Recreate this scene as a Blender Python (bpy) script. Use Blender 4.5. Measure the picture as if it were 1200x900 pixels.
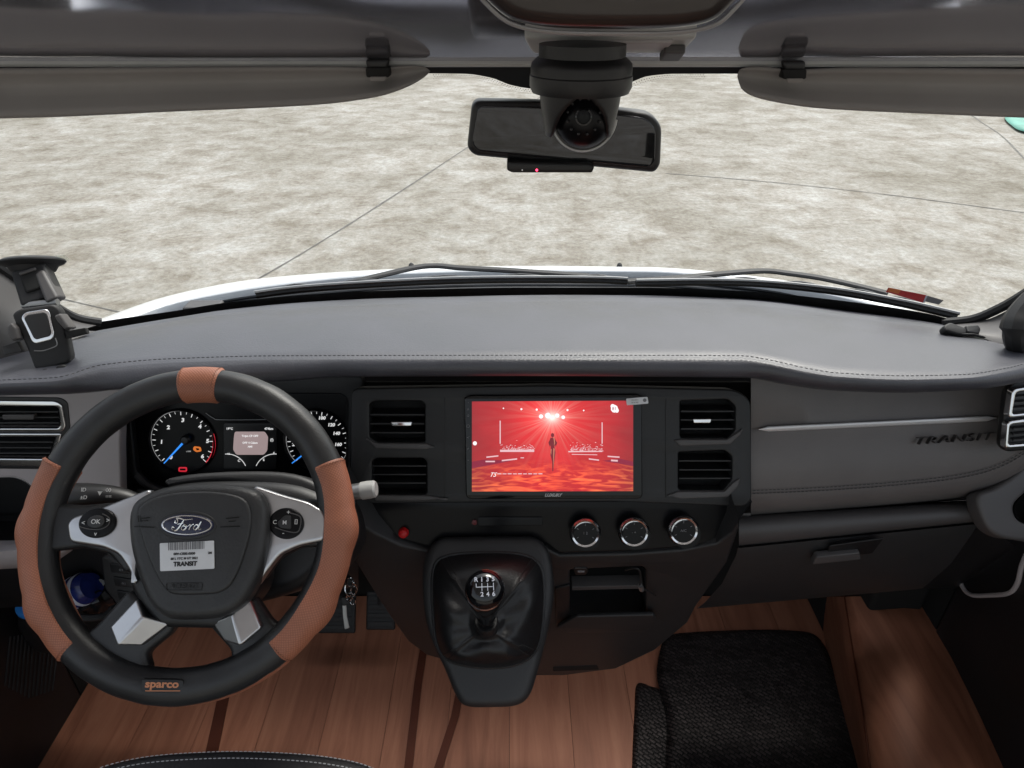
import bpy, bmesh, math, random
import numpy as np
from mathutils import Vector, noise
for _o in list(bpy.data.objects): bpy.data.objects.remove(_o)
SC = bpy.context.scene
COL = SC.collection
random.seed(7)
R = math.radians

# ------------------------------------------------------------------ camera, world, sun, exposure
FPX, PITCH, CAMZ = 800.0, R(31), 1.45
cam = bpy.data.cameras.new('camera'); camo = bpy.data.objects.new('camera', cam); COL.objects.link(camo)
camo.location = (0, 0, CAMZ); camo.rotation_euler = (R(90) - PITCH, 0, 0)
cam.sensor_fit = 'HORIZONTAL'; cam.sensor_width = 36; cam.lens = 36 * FPX / 1200
cam.clip_start = 0.02; cam.clip_end = 500
SC.camera = camo
SUN_EL, SUN_AZ = R(58), R(25)          # azimuth measured from +Y (ahead) towards +X
w = bpy.data.worlds.new('World'); SC.world = w; w.use_nodes = True
nt = w.node_tree; bg = nt.nodes['Background']
sky = nt.nodes.new('ShaderNodeTexSky'); sky.sky_type = 'NISHITA'; sky.sun_disc = False
sky.sun_elevation = SUN_EL; sky.sun_rotation = SUN_AZ; sky.dust_density = 4; sky.air_density = 1.5
hs = nt.nodes.new('ShaderNodeHueSaturation'); hs.inputs['Saturation'].default_value = 0.42
nt.links.new(sky.outputs[0], hs.inputs['Color']); nt.links.new(hs.outputs[0], bg.inputs['Color'])
bg.inputs['Strength'].default_value = 0.12
sl = bpy.data.lights.new('sun', 'SUN'); slo = bpy.data.objects.new('sun', sl); COL.objects.link(slo)
sl.energy = 1.2; sl.angle = R(20); sl.color = (1, .96, .9)
sd = Vector((math.sin(SUN_AZ) * math.cos(SUN_EL), math.cos(SUN_AZ) * math.cos(SUN_EL), math.sin(SUN_EL)))
slo.rotation_euler = (-sd).to_track_quat('-Z', 'Y').to_euler(); slo.location = (0, 0, 6)
SC.view_settings.view_transform = 'Standard'; SC.view_settings.look = 'None'
SC.view_settings.gamma = 1; SC.view_settings.use_curve_mapping = False
SC.view_settings.exposure = 1.0
SC.render.engine = 'CYCLES'
SC.cycles.max_bounces = 7; SC.cycles.diffuse_bounces = 4; SC.cycles.transparent_max_bounces = 12

# ------------------------------------------------------------------ pixel -> place helpers
cp, sp = math.cos(PITCH), math.sin(PITCH)
CAM = Vector((0, 0, CAMZ))
def ray(px, py):
    u, v = (px - 600) / FPX, (450 - py) / FPX
    return Vector((u, cp + v * sp, -sp + v * cp))
def UY(px, py, y):
    d = ray(px, py); return CAM + d * (y / d.y)
def UZ(px, py, z):
    d = ray(px, py); return CAM + d * ((z - CAMZ) / d.z)
def UX(px, py, x):
    d = ray(px, py); return CAM + d * (x / d.x)
class Plane:
    def __init__(s, p0, n):
        s.p0 = Vector(p0); s.n = Vector(n).normalized()
        s.ex = Vector((0, 0, 1)).cross(s.n).normalized(); s.ey = s.n.cross(s.ex)
    def hit(s, px, py, off=0):
        d = ray(px, py); p = s.p0 + s.n * off
        return CAM + d * ((p - CAM).dot(s.n) / d.dot(s.n))
    def ab(s, px, py, off=0):
        q = s.hit(px, py, off) - s.p0; return (q.dot(s.ex), q.dot(s.ey))
    def at(s, a, b, c=0): return s.p0 + s.ex * a + s.ey * b + s.n * c
def tilt(px, py, y, deg):        # a face leaning back by deg from vertical, through a point
    return Plane(UY(px, py, y), (0, -math.cos(R(deg)), math.sin(R(deg))))
def hermite(pts, xs):            # smooth y(x) through pts
    pts = sorted(pts); X = [p[0] for p in pts]; Y = [p[1] for p in pts]; n = len(X)
    m = []
    for i in range(n):
        if i == 0: m.append((Y[1] - Y[0]) / (X[1] - X[0]))
        elif i == n - 1: m.append((Y[-1] - Y[-2]) / (X[-1] - X[-2]))
        else:
            a = (Y[i] - Y[i-1]) / (X[i] - X[i-1]); b = (Y[i+1] - Y[i]) / (X[i+1] - X[i])
            m.append(0 if a * b <= 0 else 2 * a * b / (a + b))
    out = []
    for x in xs:
        i = min(max(sum(1 for q in X if q <= x) - 1, 0), n - 2); h = X[i+1] - X[i]; t = (x - X[i]) / h
        if t < 0: out.append(Y[0] + m[0] * (x - X[0])); continue
        if t > 1: out.append(Y[-1] + m[-1] * (x - X[-1])); continue
        out.append((2*t**3-3*t*t+1)*Y[i] + (t**3-2*t*t+t)*h*m[i] + (-2*t**3+3*t*t)*Y[i+1] + (t**3-t*t)*h*m[i+1])
    return out
def sm(pts, k=6, closed=True):   # Catmull-Rom through points of any dimension
    P = [Vector(p) for p in pts]; n = len(P); out = []
    for i in range(n if closed else n - 1):
        g = (lambda j: P[j % n]) if closed else (lambda j: P[min(max(j, 0), n - 1)])
        a, b, c, d = g(i-1), g(i), g(i+1), g(i+2)
        for q in range(k):
            t = q / k
            out.append(.5 * ((2*b) + (c-a)*t + (2*a-5*b+4*c-d)*t*t + (3*b-a-3*c+d)*t**3))
    if not closed: out.append(P[-1])
    return out
def rp(pts, r, k=5):             # polygon with rounded corners
    P = [Vector(p) for p in pts]; n = len(P); out = []
    for i in range(n):
        a, b, c = P[i-1], P[i], P[(i+1) % n]
        u = (a - b); v = (c - b); rr = min(r, u.length * .48, v.length * .48)
        s, e = b + u.normalized() * rr, b + v.normalized() * rr
        for q in range(k + 1):
            t = q / k; out.append((1-t)**2 * s + 2*t*(1-t) * b + t*t * e)
    return out
def rect(x0, y0, x1, y1): return [(x0, y0), (x1, y0), (x1, y1), (x0, y1)]
def ell(cx, cy, rx, ry, n=40, rot=0):
    return [(cx + rx*math.cos(t)*math.cos(rot) - ry*math.sin(t)*math.sin(rot), cy + rx*math.cos(t)*math.sin(rot) + ry*math.sin(t)*math.cos(rot))
            for t in (2*math.pi*i/n for i in range(n))]

# ------------------------------------------------------------------ object helpers
ORG = {}
def thing(name, loc, label, cat, group=None):
    o = bpy.data.objects.new(name, None); COL.objects.link(o); o.location = loc; o.empty_display_size = .05
    o['label'] = label; o['category'] = cat
    if group: o['group'] = group
    ORG[o.name] = Vector(loc); return o
def tag(o, label, cat, group=None):
    o['label'] = label; o['category'] = cat
    if group: o['group'] = group
    return o
def struct(o, label=None, cat=None):
    o['kind'] = 'structure'
    if label: o['label'] = label
    if cat: o['category'] = cat
    return o
def add(name, me, m, parent=None, ang=35, solid=0, bev=0, sub=0):
    org = ORG[parent.name] if parent else None
    if parent is None:
        c = Vector((0, 0, 0)); n = len(me.vertices)
        co = np.empty(n * 3); me.vertices.foreach_get('co', co); co = co.reshape(-1, 3)
        org = Vector(((co[:, 0].min() + co[:, 0].max()) / 2, (co[:, 1].min() + co[:, 1].max()) / 2, co[:, 2].min()))
    me.transform(__import__('mathutils').Matrix.Translation(-org))
    o = bpy.data.objects.new(name, me); COL.objects.link(o)
    me.materials.clear(); me.materials.append(MT[m] if isinstance(m, str) else m)
    if me.polygons:
        me.polygons.foreach_set('use_smooth', [True] * len(me.polygons))
        if ang < 180: me.set_sharp_from_angle(angle=R(ang))
    if parent: o.parent = parent
    else: o.location = org
    ORG[o.name] = org
    if bev:
        b = o.modifiers.new('bevel', 'BEVEL'); b.width = bev; b.segments = 3; b.limit_method = 'ANGLE'; b.angle_limit = R(40)
    if solid:
        s = o.modifiers.new('solid', 'SOLIDIFY'); s.thickness = solid; s.offset = -1
    if sub:
        s = o.modifiers.new('sub', 'SUBSURF'); s.levels = sub; s.render_levels = sub
    return o
def mk(name, verts, faces, m, parent=None, **k):
    me = bpy.data.meshes.new(name); me.from_pydata([tuple(v) for v in verts], [], faces); me.update()
    bm = bmesh.new(); bm.from_mesh(me); bmesh.ops.recalc_face_normals(bm, faces=bm.faces); bm.to_mesh(me); bm.free()
    return add(name, me, m, parent, **k)
def loft(name, rails, m, parent=None, closed=False, cap=False, loop=False, **k):
    n = len(rails[0]); V = [p for r in rails for p in r]; Fc = []
    nr = len(rails)
    for i in range(nr if loop else nr - 1):
        for j in range(n if closed else n - 1):
            a, b = i * n + j, i * n + (j + 1) % n; i2 = (i + 1) % nr
            Fc.append((a, b, i2 * n + (j + 1) % n, i2 * n + j))
    if cap: Fc += [tuple(range(n)), tuple(range((nr-1)*n, nr*n))[::-1]]
    return mk(name, V, Fc, m, parent, **k)
def curve2mesh(cu):
    t = bpy.data.objects.new('tmp', cu); COL.objects.link(t)
    dg = bpy.context.evaluated_depsgraph_get(); me = bpy.data.meshes.new_from_object(t.evaluated_get(dg))
    bpy.data.objects.remove(t); bpy.data.curves.remove(cu); return me
def plate(name, outer, pl, th, m, parent=None, holes=(), bev=.0015, front=0, px=True, ang=35, res=2):
    """a plate cut from plane pl: outline (and holes) in photo pixels or plane coordinates; its front lies `front` proud"""
    cu = bpy.data.curves.new('c', 'CURVE'); cu.dimensions = '2D'; cu.fill_mode = 'BOTH'
    bev = min(bev, th * .49)
    cu.extrude = th / 2 - bev; cu.bevel_depth = bev; cu.bevel_resolution = res; cu.offset = -bev
    for lp in [outer] + list(holes):
        q = [pl.ab(p[0], p[1], front) if px else (p[0], p[1]) for p in lp]
        s = cu.splines.new('POLY'); s.points.add(len(q) - 1); s.use_cyclic_u = True
        for pt, (a, b) in zip(s.points, q): pt.co = (a, b, 0, 1)
    me = curve2mesh(cu)
    for v in me.vertices: v.co = pl.at(v.co.x, v.co.y, v.co.z - th / 2 + front)
    bm = bmesh.new(); bm.from_mesh(me); bmesh.ops.remove_doubles(bm, verts=bm.verts, dist=1e-6)
    bmesh.ops.recalc_face_normals(bm, faces=bm.faces); bm.to_mesh(me); bm.free()
    return add(name, me, m, parent, ang=ang)
def text(name, s, h, pl, px, py, m, parent=None, front=.0006, ext=.0003, rot=0, shear=0, align='CENTER', wx=1, bold=0, sp_=1):
    cu = bpy.data.curves.new('t', 'FONT'); cu.body = s; cu.size = h * 1.37; cu.align_x = align; cu.align_y = 'CENTER'
    cu.extrude = ext; cu.shear = shear; cu.offset = bold; cu.resolution_u = 3; cu.space_character = sp_
    me = curve2mesh(cu); a, b = pl.ab(px, py, front); c, s_ = math.cos(rot), math.sin(rot)
    for v in me.vertices:
        x, y = v.co.x * wx, v.co.y
        v.co = pl.at(a + x*c - y*s_, b + x*s_ + y*c, front + v.co.z)
    return add(name, me, m, parent)
def tube(name, pts, r, m, parent=None, n=8, closed=False, cap=True, flat=1, **k):
    P = [Vector(p) for p in pts]; N = len(P); rr = r if isinstance(r, (list, tuple)) else [r] * N
    rings = []; up = None
    for i in range(N):
        t = (P[(i+1) % N] - P[i-1]) if closed else (P[min(i+1, N-1)] - P[max(i-1, 0)])
        t.normalize()
        if up is None: up = Vector((0, 0, 1)) if abs(t.z) < .9 else Vector((0, 1, 0))
        a = t.cross(up); a.normalize(); b = a.cross(t); up = b
        rings.append([P[i] + (a * math.cos(q) + b * math.sin(q) * flat) * rr[i] for q in (2*math.pi*j/n for j in range(n))])
    return loft(name, rings, m, parent, closed=True, cap=cap and not closed, loop=closed, **k)
def lathe(name, c, axis, prof, m, parent=None, n=32, sx=1, ref=None, **k):
    c = Vector(c); ax = Vector(axis).normalized(); a = Vector((1, 0, 0)) if abs(ax.x) < .9 else Vector((0, 1, 0))
    a = (a - ax * a.dot(ax)).normalized(); b = ax.cross(a)
    rings = [[c + ax * h + (a * math.cos(q) * sx + b * math.sin(q)) * max(r, 1e-5) for q in (2*math.pi*j/n for j in range(n))] for r, h in prof]
    return loft(name, rings, m, parent, closed=True, cap=True, **k)
def box(name, lo, hi, m, parent=None, bev=.002, **k):
    x0, y0, z0 = lo; x1, y1, z1 = hi
    V = [(x0,y0,z0),(x1,y0,z0),(x1,y1,z0),(x0,y1,z0),(x0,y0,z1),(x1,y0,z1),(x1,y1,z1),(x0,y1,z1)]
    return mk(name, V, [(0,1,2,3),(4,5,6,7),(0,1,5,4),(1,2,6,5),(2,3,7,6),(3,0,4,7)], m, parent, bev=bev, **k)
def pbox(name, pl, a0, b0, a1, b1, c0, c1, m, parent=None, bev=.0006, **k):   # box in a plane's own axes
    V = [pl.at(a, b, c) for c in (c0, c1) for a, b in ((a0,b0),(a1,b0),(a1,b1),(a0,b1))]
    return mk(name, V, [(0,1,2,3),(4,5,6,7),(0,1,5,4),(1,2,6,5),(2,3,7,6),(3,0,4,7)], m, parent, bev=bev, **k)

# ------------------------------------------------------------------ materials
MT = {}
def nd(nt, t, **k):
    n = nt.nodes.new(t)
    for a, b in k.items(): setattr(n, a, b)
    return n
def mat(name, col, rough=.5, metal=0, spec=.5, coat=0, grain=0, gscale=900, vary=0, vscale=8, emit=None, es=1, coatr=.05, col2=None, leather=0, lscale=260, rvary=0):
    m = bpy.data.materials.new(name); m.use_nodes = True; t = m.node_tree; b = t.nodes['Principled BSDF']; L = t.links.new
    b.inputs['Base Color'].default_value = (*col, 1); b.inputs['Roughness'].default_value = rough; b.inputs['Metallic'].default_value = metal
    b.inputs['Specular IOR Level'].default_value = spec; b.inputs['Coat Weight'].default_value = coat; b.inputs['Coat Roughness'].default_value = coatr
    tc = nd(t, 'ShaderNodeTexCoord')
    if vary or col2 or rvary:
        n = nd(t, 'ShaderNodeTexNoise'); n.inputs['Scale'].default_value = vscale; n.inputs['Detail'].default_value = 6; L(tc.outputs['Object'], n.inputs['Vector'])
        r = nd(t, 'ShaderNodeValToRGB'); L(n.outputs['Fac'], r.inputs['Fac'])
        c2 = col2 or tuple(min(1, c * (1 + vary)) for c in col); c1 = col if col2 else tuple(c * (1 - vary) for c in col)
        r.color_ramp.elements[0].position = .35; r.color_ramp.elements[1].position = .65
        r.color_ramp.elements[0].color = (*c1, 1); r.color_ramp.elements[1].color = (*c2, 1); L(r.outputs['Color'], b.inputs['Base Color'])
        if rvary:
            mr = nd(t, 'ShaderNodeMapRange'); mr.inputs['From Min'].default_value = .3; mr.inputs['From Max'].default_value = .7
            mr.inputs['To Min'].default_value = rough - rvary; mr.inputs['To Max'].default_value = rough + rvary
            L(n.outputs['Fac'], mr.inputs['Value']); L(mr.outputs[0], b.inputs['Roughness'])
    if grain or leather:
        bp = nd(t, 'ShaderNodeBump'); bp.inputs['Distance'].default_value = .0006
        if leather:
            v = nd(t, 'ShaderNodeTexVoronoi'); v.inputs['Scale'].default_value = lscale; bp.inputs['Strength'].default_value = leather; L(v.outputs['Distance'], bp.inputs['Height'])
        else:
            v = nd(t, 'ShaderNodeTexNoise'); v.inputs['Scale'].default_value = gscale; v.inputs['Detail'].default_value = 2; bp.inputs['Strength'].default_value = grain; L(v.outputs['Fac'], bp.inputs['Height'])
        L(tc.outputs['Object'], v.inputs['Vector']); L(bp.outputs[0], b.inputs['Normal'])
    if emit: b.inputs['Emission Color'].default_value = (*emit, 1); b.inputs['Emission Strength'].default_value = es
    MT[name] = m; return m
mat('pad_leather', (.058,.060,.073), .42, spec=.6, leather=.3, lscale=420, vary=.16, vscale=11, rvary=.09)
mat('trim_leather', (.135,.124,.120), .5, leather=.2, lscale=420, vary=.08)
mat('fascia_black', (.012,.0125,.0135), .5, grain=.25, vary=.12, vscale=6)
mat('charcoal', (.022,.022,.023), .5, grain=.25, vary=.12, vscale=6)
mat('grey_plastic', (.075,.071,.071), .5, grain=.25, vary=.06, vscale=7)
mat('light_plastic', (.40,.37,.37), .5, grain=.2, vary=.06)
mat('black_plastic', (.011,.011,.012), .45, grain=.2, vary=.2, vscale=10)
mat('piano_black', (.004,.004,.005), .3, spec=.2, vary=.2)
mat('void_black', (.004,.004,.004), .8)
mat('gloss_black', (.004,.004,.005), .06, spec=.5)
mat('screen_glass', (.004,.004,.005), .12, spec=.35)
mat('chrome', (.72,.72,.73), .16, metal=1, vary=.04, vscale=30)
mat('satin', (.52,.52,.53), .32, metal=1, vary=.06, vscale=25)
mat('bright_trim', (.74,.74,.75), .38, metal=.35, vary=.04)
mat('dull_silver', (.33,.33,.33), .4, metal=.8, vary=.06)
mat('rubber', (.012,.012,.013), .6, grain=.2, vary=.15)
mat('rim_leather', (.018,.018,.019), .42, leather=.15, lscale=500, vary=.15, vscale=15)
mat('hub_leather', (.026,.026,.027), .45, leather=.35, lscale=330, vary=.12, vscale=20)
mat('boot_leather', (.011,.011,.012), .38, spec=.4, leather=.25, lscale=300, vary=.2, vscale=30)
mat('seat_leather', (.03,.029,.031), .42, leather=.4, lscale=260, vary=.1)
mat('thread_grey', (.22,.22,.23), .7)
mat('thread_dark', (.028,.028,.032), .7)
mat('thread_white', (.5,.5,.5), .7)
mat('thread_brown', (.22,.09,.05), .7)
mat('white_paper', (.72,.73,.75), .5, vary=.04, vscale=30)
mat('joint_grey', (.13,.125,.115), .8, vary=.3)
mat('ink', (.02,.02,.02), .6)
mat('grey_ink', (.2,.2,.21), .6)
mat('emblem_blue', (.008,.010,.045), .25, coat=.3)
mat('white_paint', (.78,.8,.82), .3, coat=.4, vary=.03, vscale=3)
mat('cowl', (.03,.032,.036), .5, grain=.3, gscale=300, vary=.3, vscale=14)
mat('visor_fabric', (.24,.225,.215), .7, grain=.4, gscale=1400, vary=.05)
mat('console_brown', (.035,.027,.025), .3, vary=.15, coat=.3)
mat('lamp_plastic', (.42,.42,.41), .4, vary=.05)
mat('red_button', (.5,.01,.012), .4, vary=.1)
mat('blue_cap', (.03,.25,.75), .4, vary=.05)
mat('bottle_blue', (.012,.022,.13), .2, vary=.3, vscale=60)
mat('bag_black', (.01,.01,.012), .25, vary=.4, vscale=40)
mat('print_white', (.6,.62,.7), .5)
mat('icon', (.62,.62,.62), .5)
mat('lit_white', (.5,.5,.5), .5, emit=(1,1,1), es=.30)
mat('lit_dim', (.3,.3,.3), .5, emit=(1,1,1), es=.12)
mat('lit_blue', (.02,.15,.5), .5, emit=(.03,.25,.85), es=.55)
mat('lit_red', (.4,.02,.03), .5, emit=(1,.03,.06), es=.28)
mat('lit_orange', (.5,.15,.02), .5, emit=(1,.25,.04), es=.28)
mat('lcd_purple', (.2,.15,.15), .4, emit=(.55,.42,.42), es=.28)
mat('lcd_dark', (.012,.012,.013), .4)
mat('orange_thread', (.65,.27,.14), .7)
mat('strip_brown', (.06,.015,.007), .6, spec=.15, vary=.2)
mat('trim_dark', (.055,.05,.05), .5, spec=.3)
mat('green_sheet', (.08,.32,.25), .5, vary=.2, vscale=2)
mat('sticker_red', (.55,.03,.03), .4, vary=.15)
mat('sticker_orange', (.7,.18,.04), .4)
def headliner_mat():
    m = mat('headliner', (.68,.68,.74), .09, metal=.9); t = m.node_tree; b = t.nodes['Principled BSDF']
    tc = nd(t, 'ShaderNodeTexCoord'); n = nd(t, 'ShaderNodeTexNoise'); n.inputs['Scale'].default_value = 5; n.inputs['Detail'].default_value = 1
    bp = nd(t, 'ShaderNodeBump'); bp.inputs['Strength'].default_value = .17; bp.inputs['Distance'].default_value = .02
    t.links.new(tc.outputs['Object'], n.inputs['Vector']); t.links.new(n.outputs['Fac'], bp.inputs['Height']); t.links.new(bp.outputs[0], b.inputs['Normal'])
headliner_mat()
def grip_mat():      # tan leather with a fine perforated weave
    m = mat('tan_leather', (.40,.150,.085), .5, vary=.1, vscale=12); t = m.node_tree; b = t.nodes['Principled BSDF']; L = t.links.new
    uv = nd(t, 'ShaderNodeUVMap'); mp = nd(t, 'ShaderNodeMapping'); mp.inputs['Rotation'].default_value = (0, 0, R(45)); L(uv.outputs[0], mp.inputs[0])
    v = nd(t, 'ShaderNodeTexVoronoi'); v.inputs['Scale'].default_value = 420; v.inputs['Randomness'].default_value = .12; L(mp.outputs[0], v.inputs['Vector'])
    r = nd(t, 'ShaderNodeMapRange'); r.inputs['From Min'].default_value = .25; r.inputs['From Max'].default_value = .5; L(v.outputs['Distance'], r.inputs[0])
    bp = nd(t, 'ShaderNodeBump'); bp.inputs['Strength'].default_value = .3; bp.inputs['Distance'].default_value = .0006; bp.invert = True
    L(r.outputs[0], bp.inputs['Height']); L(bp.outputs[0], b.inputs['Normal'])
    mx = nd(t, 'ShaderNodeMix', data_type='RGBA', blend_type='MULTIPLY'); src = b.inputs['Base Color'].links[0].from_socket
    L(r.outputs[0], mx.inputs[0]); L(src, mx.inputs[6]); mx.inputs[7].default_value = (.72,.68,.66,1); L(mx.outputs[2], b.inputs['Base Color'])
grip_mat()
def wood_mat(name, along_y=True):
    m = mat(name, (.3,.13,.08), .5); t = m.node_tree; b = t.nodes['Principled BSDF']; L = t.links.new
    tc = nd(t, 'ShaderNodeTexCoord'); oi = nd(t, 'ShaderNodeObjectInfo')
    mp = nd(t, 'ShaderNodeMapping'); mp.inputs['Scale'].default_value = (14, 1.1, 14); L(tc.outputs['Object'], mp.inputs[0])
    ad = nd(t, 'ShaderNodeVectorMath', operation='ADD'); L(mp.outputs[0], ad.inputs[0])
    sc = nd(t, 'ShaderNodeVectorMath', operation='SCALE'); L(oi.outputs['Location'], sc.inputs[0]); sc.inputs['Scale'].default_value = 37; L(sc.outputs[0], ad.inputs[1])
    n = nd(t, 'ShaderNodeTexNoise'); n.inputs['Scale'].default_value = 1.6; n.inputs['Detail'].default_value = 8; n.inputs['Roughness'].default_value = .62; n.inputs['Distortion'].default_value = 1.4
    L(ad.outputs[0], n.inputs['Vector'])
    r = nd(t, 'ShaderNodeValToRGB'); e = r.color_ramp.elements; e[0].position = .28; e[1].position = .72
    e[0].color = (.19,.07,.038,1); e[1].color = (.34,.147,.085,1); q = e.new(.5); q.color = (.265,.106,.06,1); L(n.outputs['Fac'], r.inputs['Fac'])
    n2 = nd(t, 'ShaderNodeTexNoise'); n2.inputs['Scale'].default_value = 9; n2.inputs['Detail'].default_value = 4; L(ad.outputs[0], n2.inputs['Vector'])
    bp = nd(t, 'ShaderNodeBump'); bp.inputs['Strength'].default_value = .15; bp.inputs['Distance'].default_value = .001; L(n2.outputs['Fac'], bp.inputs['Height']); L(bp.outputs[0], b.inputs['Normal'])
    h = nd(t, 'ShaderNodeHueSaturation'); L(r.outputs[0], h.inputs['Color'])
    mr = nd(t, 'ShaderNodeMapRange'); mr.inputs['To Min'].default_value = .82; mr.inputs['To Max'].default_value = 1.14; L(oi.outputs['Random'], mr.inputs[0]); L(mr.outputs[0], h.inputs['Value'])
    L(h.outputs[0], b.inputs['Base Color']); b.inputs['Roughness'].default_value = .55; b.inputs['Specular IOR Level'].default_value = .25
wood_mat('wood')
def ground_mat():
    m = mat('concrete', (.4,.38,.35), .85); t = m.node_tree; b = t.nodes['Principled BSDF']; L = t.links.new
    tc = nd(t, 'ShaderNodeTexCoord')
    def ns(s, d, rough=.6, dist=0):
        n = nd(t, 'ShaderNodeTexNoise'); n.inputs['Scale'].default_value = s; n.inputs['Detail'].default_value = d; n.inputs['Roughness'].default_value = rough; n.inputs['Distortion'].default_value = dist
        L(tc.outputs['Object'], n.inputs['Vector']); return n
    a, c, f = ns(.42, 8, .66, .4), ns(2.1, 12, .78, .25), ns(17, 8, .8, .1)
    r1 = nd(t, 'ShaderNodeValToRGB'); e = r1.color_ramp.elements; e[0].position = .38; e[1].position = .63
    e[0].color = (.212,.188,.153,1); e[1].color = (.41,.404,.386,1); q = e.new(.5); q.color = (.32,.303,.272,1); L(c.outputs['Fac'], r1.inputs['Fac'])
    r2 = nd(t, 'ShaderNodeValToRGB'); e = r2.color_ramp.elements; e[0].position = .35; e[1].position = .66; e[0].color = (.68,.66,.60,1); e[1].color = (1.12,1.13,1.14,1); L(a.outputs['Fac'], r2.inputs['Fac'])
    r3 = nd(t, 'ShaderNodeValToRGB'); e = r3.color_ramp.elements; e[0].position = .36; e[1].position = .60; e[0].color = (.60,.58,.55,1); e[1].color = (1.14,1.14,1.14,1); L(f.outputs['Fac'], r3.inputs['Fac'])
    m1 = nd(t, 'ShaderNodeMix', data_type='RGBA', blend_type='MULTIPLY'); m1.inputs[0].default_value = 1; L(r1.outputs[0], m1.inputs[6]); L(r2.outputs[0], m1.inputs[7])
    m2 = nd(t, 'ShaderNodeMix', data_type='RGBA', blend_type='MULTIPLY'); m2.inputs[0].default_value = .8; L(m1.outputs[2], m2.inputs[6]); L(r3.outputs[0], m2.inputs[7])
    L(m2.outputs[2], b.inputs['Base Color'])
    bp = nd(t, 'ShaderNodeBump'); bp.inputs['Strength'].default_value = .6; bp.inputs['Distance'].default_value = .02; L(c.outputs['Fac'], bp.inputs['Height'])
    b2 = nd(t, 'ShaderNodeBump'); b2.inputs['Strength'].default_value = .4; b2.inputs['Distance'].default_value = .01; L(f.outputs['Fac'], b2.inputs['Height']); L(bp.outputs[0], b2.inputs['Normal']); L(b2.outputs[0], b.inputs['Normal'])
ground_mat()
def glass_mat():
    m = bpy.data.materials.new('windscreen_glass'); m.use_nodes = True; t = m.node_tree; t.nodes.remove(t.nodes['Principled BSDF'])
    tr = nd(t, 'ShaderNodeBsdfTransparent'); tr.inputs[0].default_value = (.95,.97,.96,1); gl = nd(t, 'ShaderNodeBsdfGlossy'); gl.inputs['Roughness'].default_value = .01
    lw = nd(t, 'ShaderNodeLayerWeight'); lw.inputs[0].default_value = .5; fr = nd(t, 'ShaderNodeMath', operation='POWER'); t.links.new(lw.outputs['Facing'], fr.inputs[0]); fr.inputs[1].default_value = 6; mx = nd(t, 'ShaderNodeMixShader')
    t.links.new(fr.outputs[0], mx.inputs[0]); t.links.new(tr.outputs[0], mx.inputs[1]); t.links.new(gl.outputs[0], mx.inputs[2]); t.links.new(mx.outputs[0], t.nodes['Material Output'].inputs[0]); MT['glass'] = m
glass_mat()
def mat_weave():
    m = mat('woven_mat', (.012,.011,.012), .55, spec=.2); t = m.node_tree; b = t.nodes['Principled BSDF']; L = t.links.new
    tc = nd(t, 'ShaderNodeTexCoord'); mp = nd(t, 'ShaderNodeMapping'); mp.inputs['Rotation'].default_value = (0,0,R(38)); mp.inputs['Scale'].default_value = (70,70,70); L(tc.outputs['Object'], mp.inputs[0])
    br = nd(t, 'ShaderNodeTexBrick'); br.inputs['Scale'].default_value = 1; br.inputs['Mortar Size'].default_value = .13; br.inputs['Mortar Smooth'].default_value = .8
    br.inputs['Brick Width'].default_value = 1.1; br.inputs['Row Height'].default_value = .55
    br.inputs['Color1'].default_value = (.040,.031,.030,1); br.inputs['Color2'].default_value = (.012,.008,.008,1); br.inputs['Mortar'].default_value = (.002,.002,.002,1)
    L(mp.outputs[0], br.inputs['Vector']); L(br.outputs['Color'], b.inputs['Base Color'])
    bp = nd(t, 'ShaderNodeBump'); bp.inputs['Strength'].default_value = 1; bp.inputs['Distance'].default_value = .004; bp.invert = True; L(br.outputs['Fac'], bp.inputs['Height']); L(bp.outputs[0], b.inputs['Normal'])
mat_weave()
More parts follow.
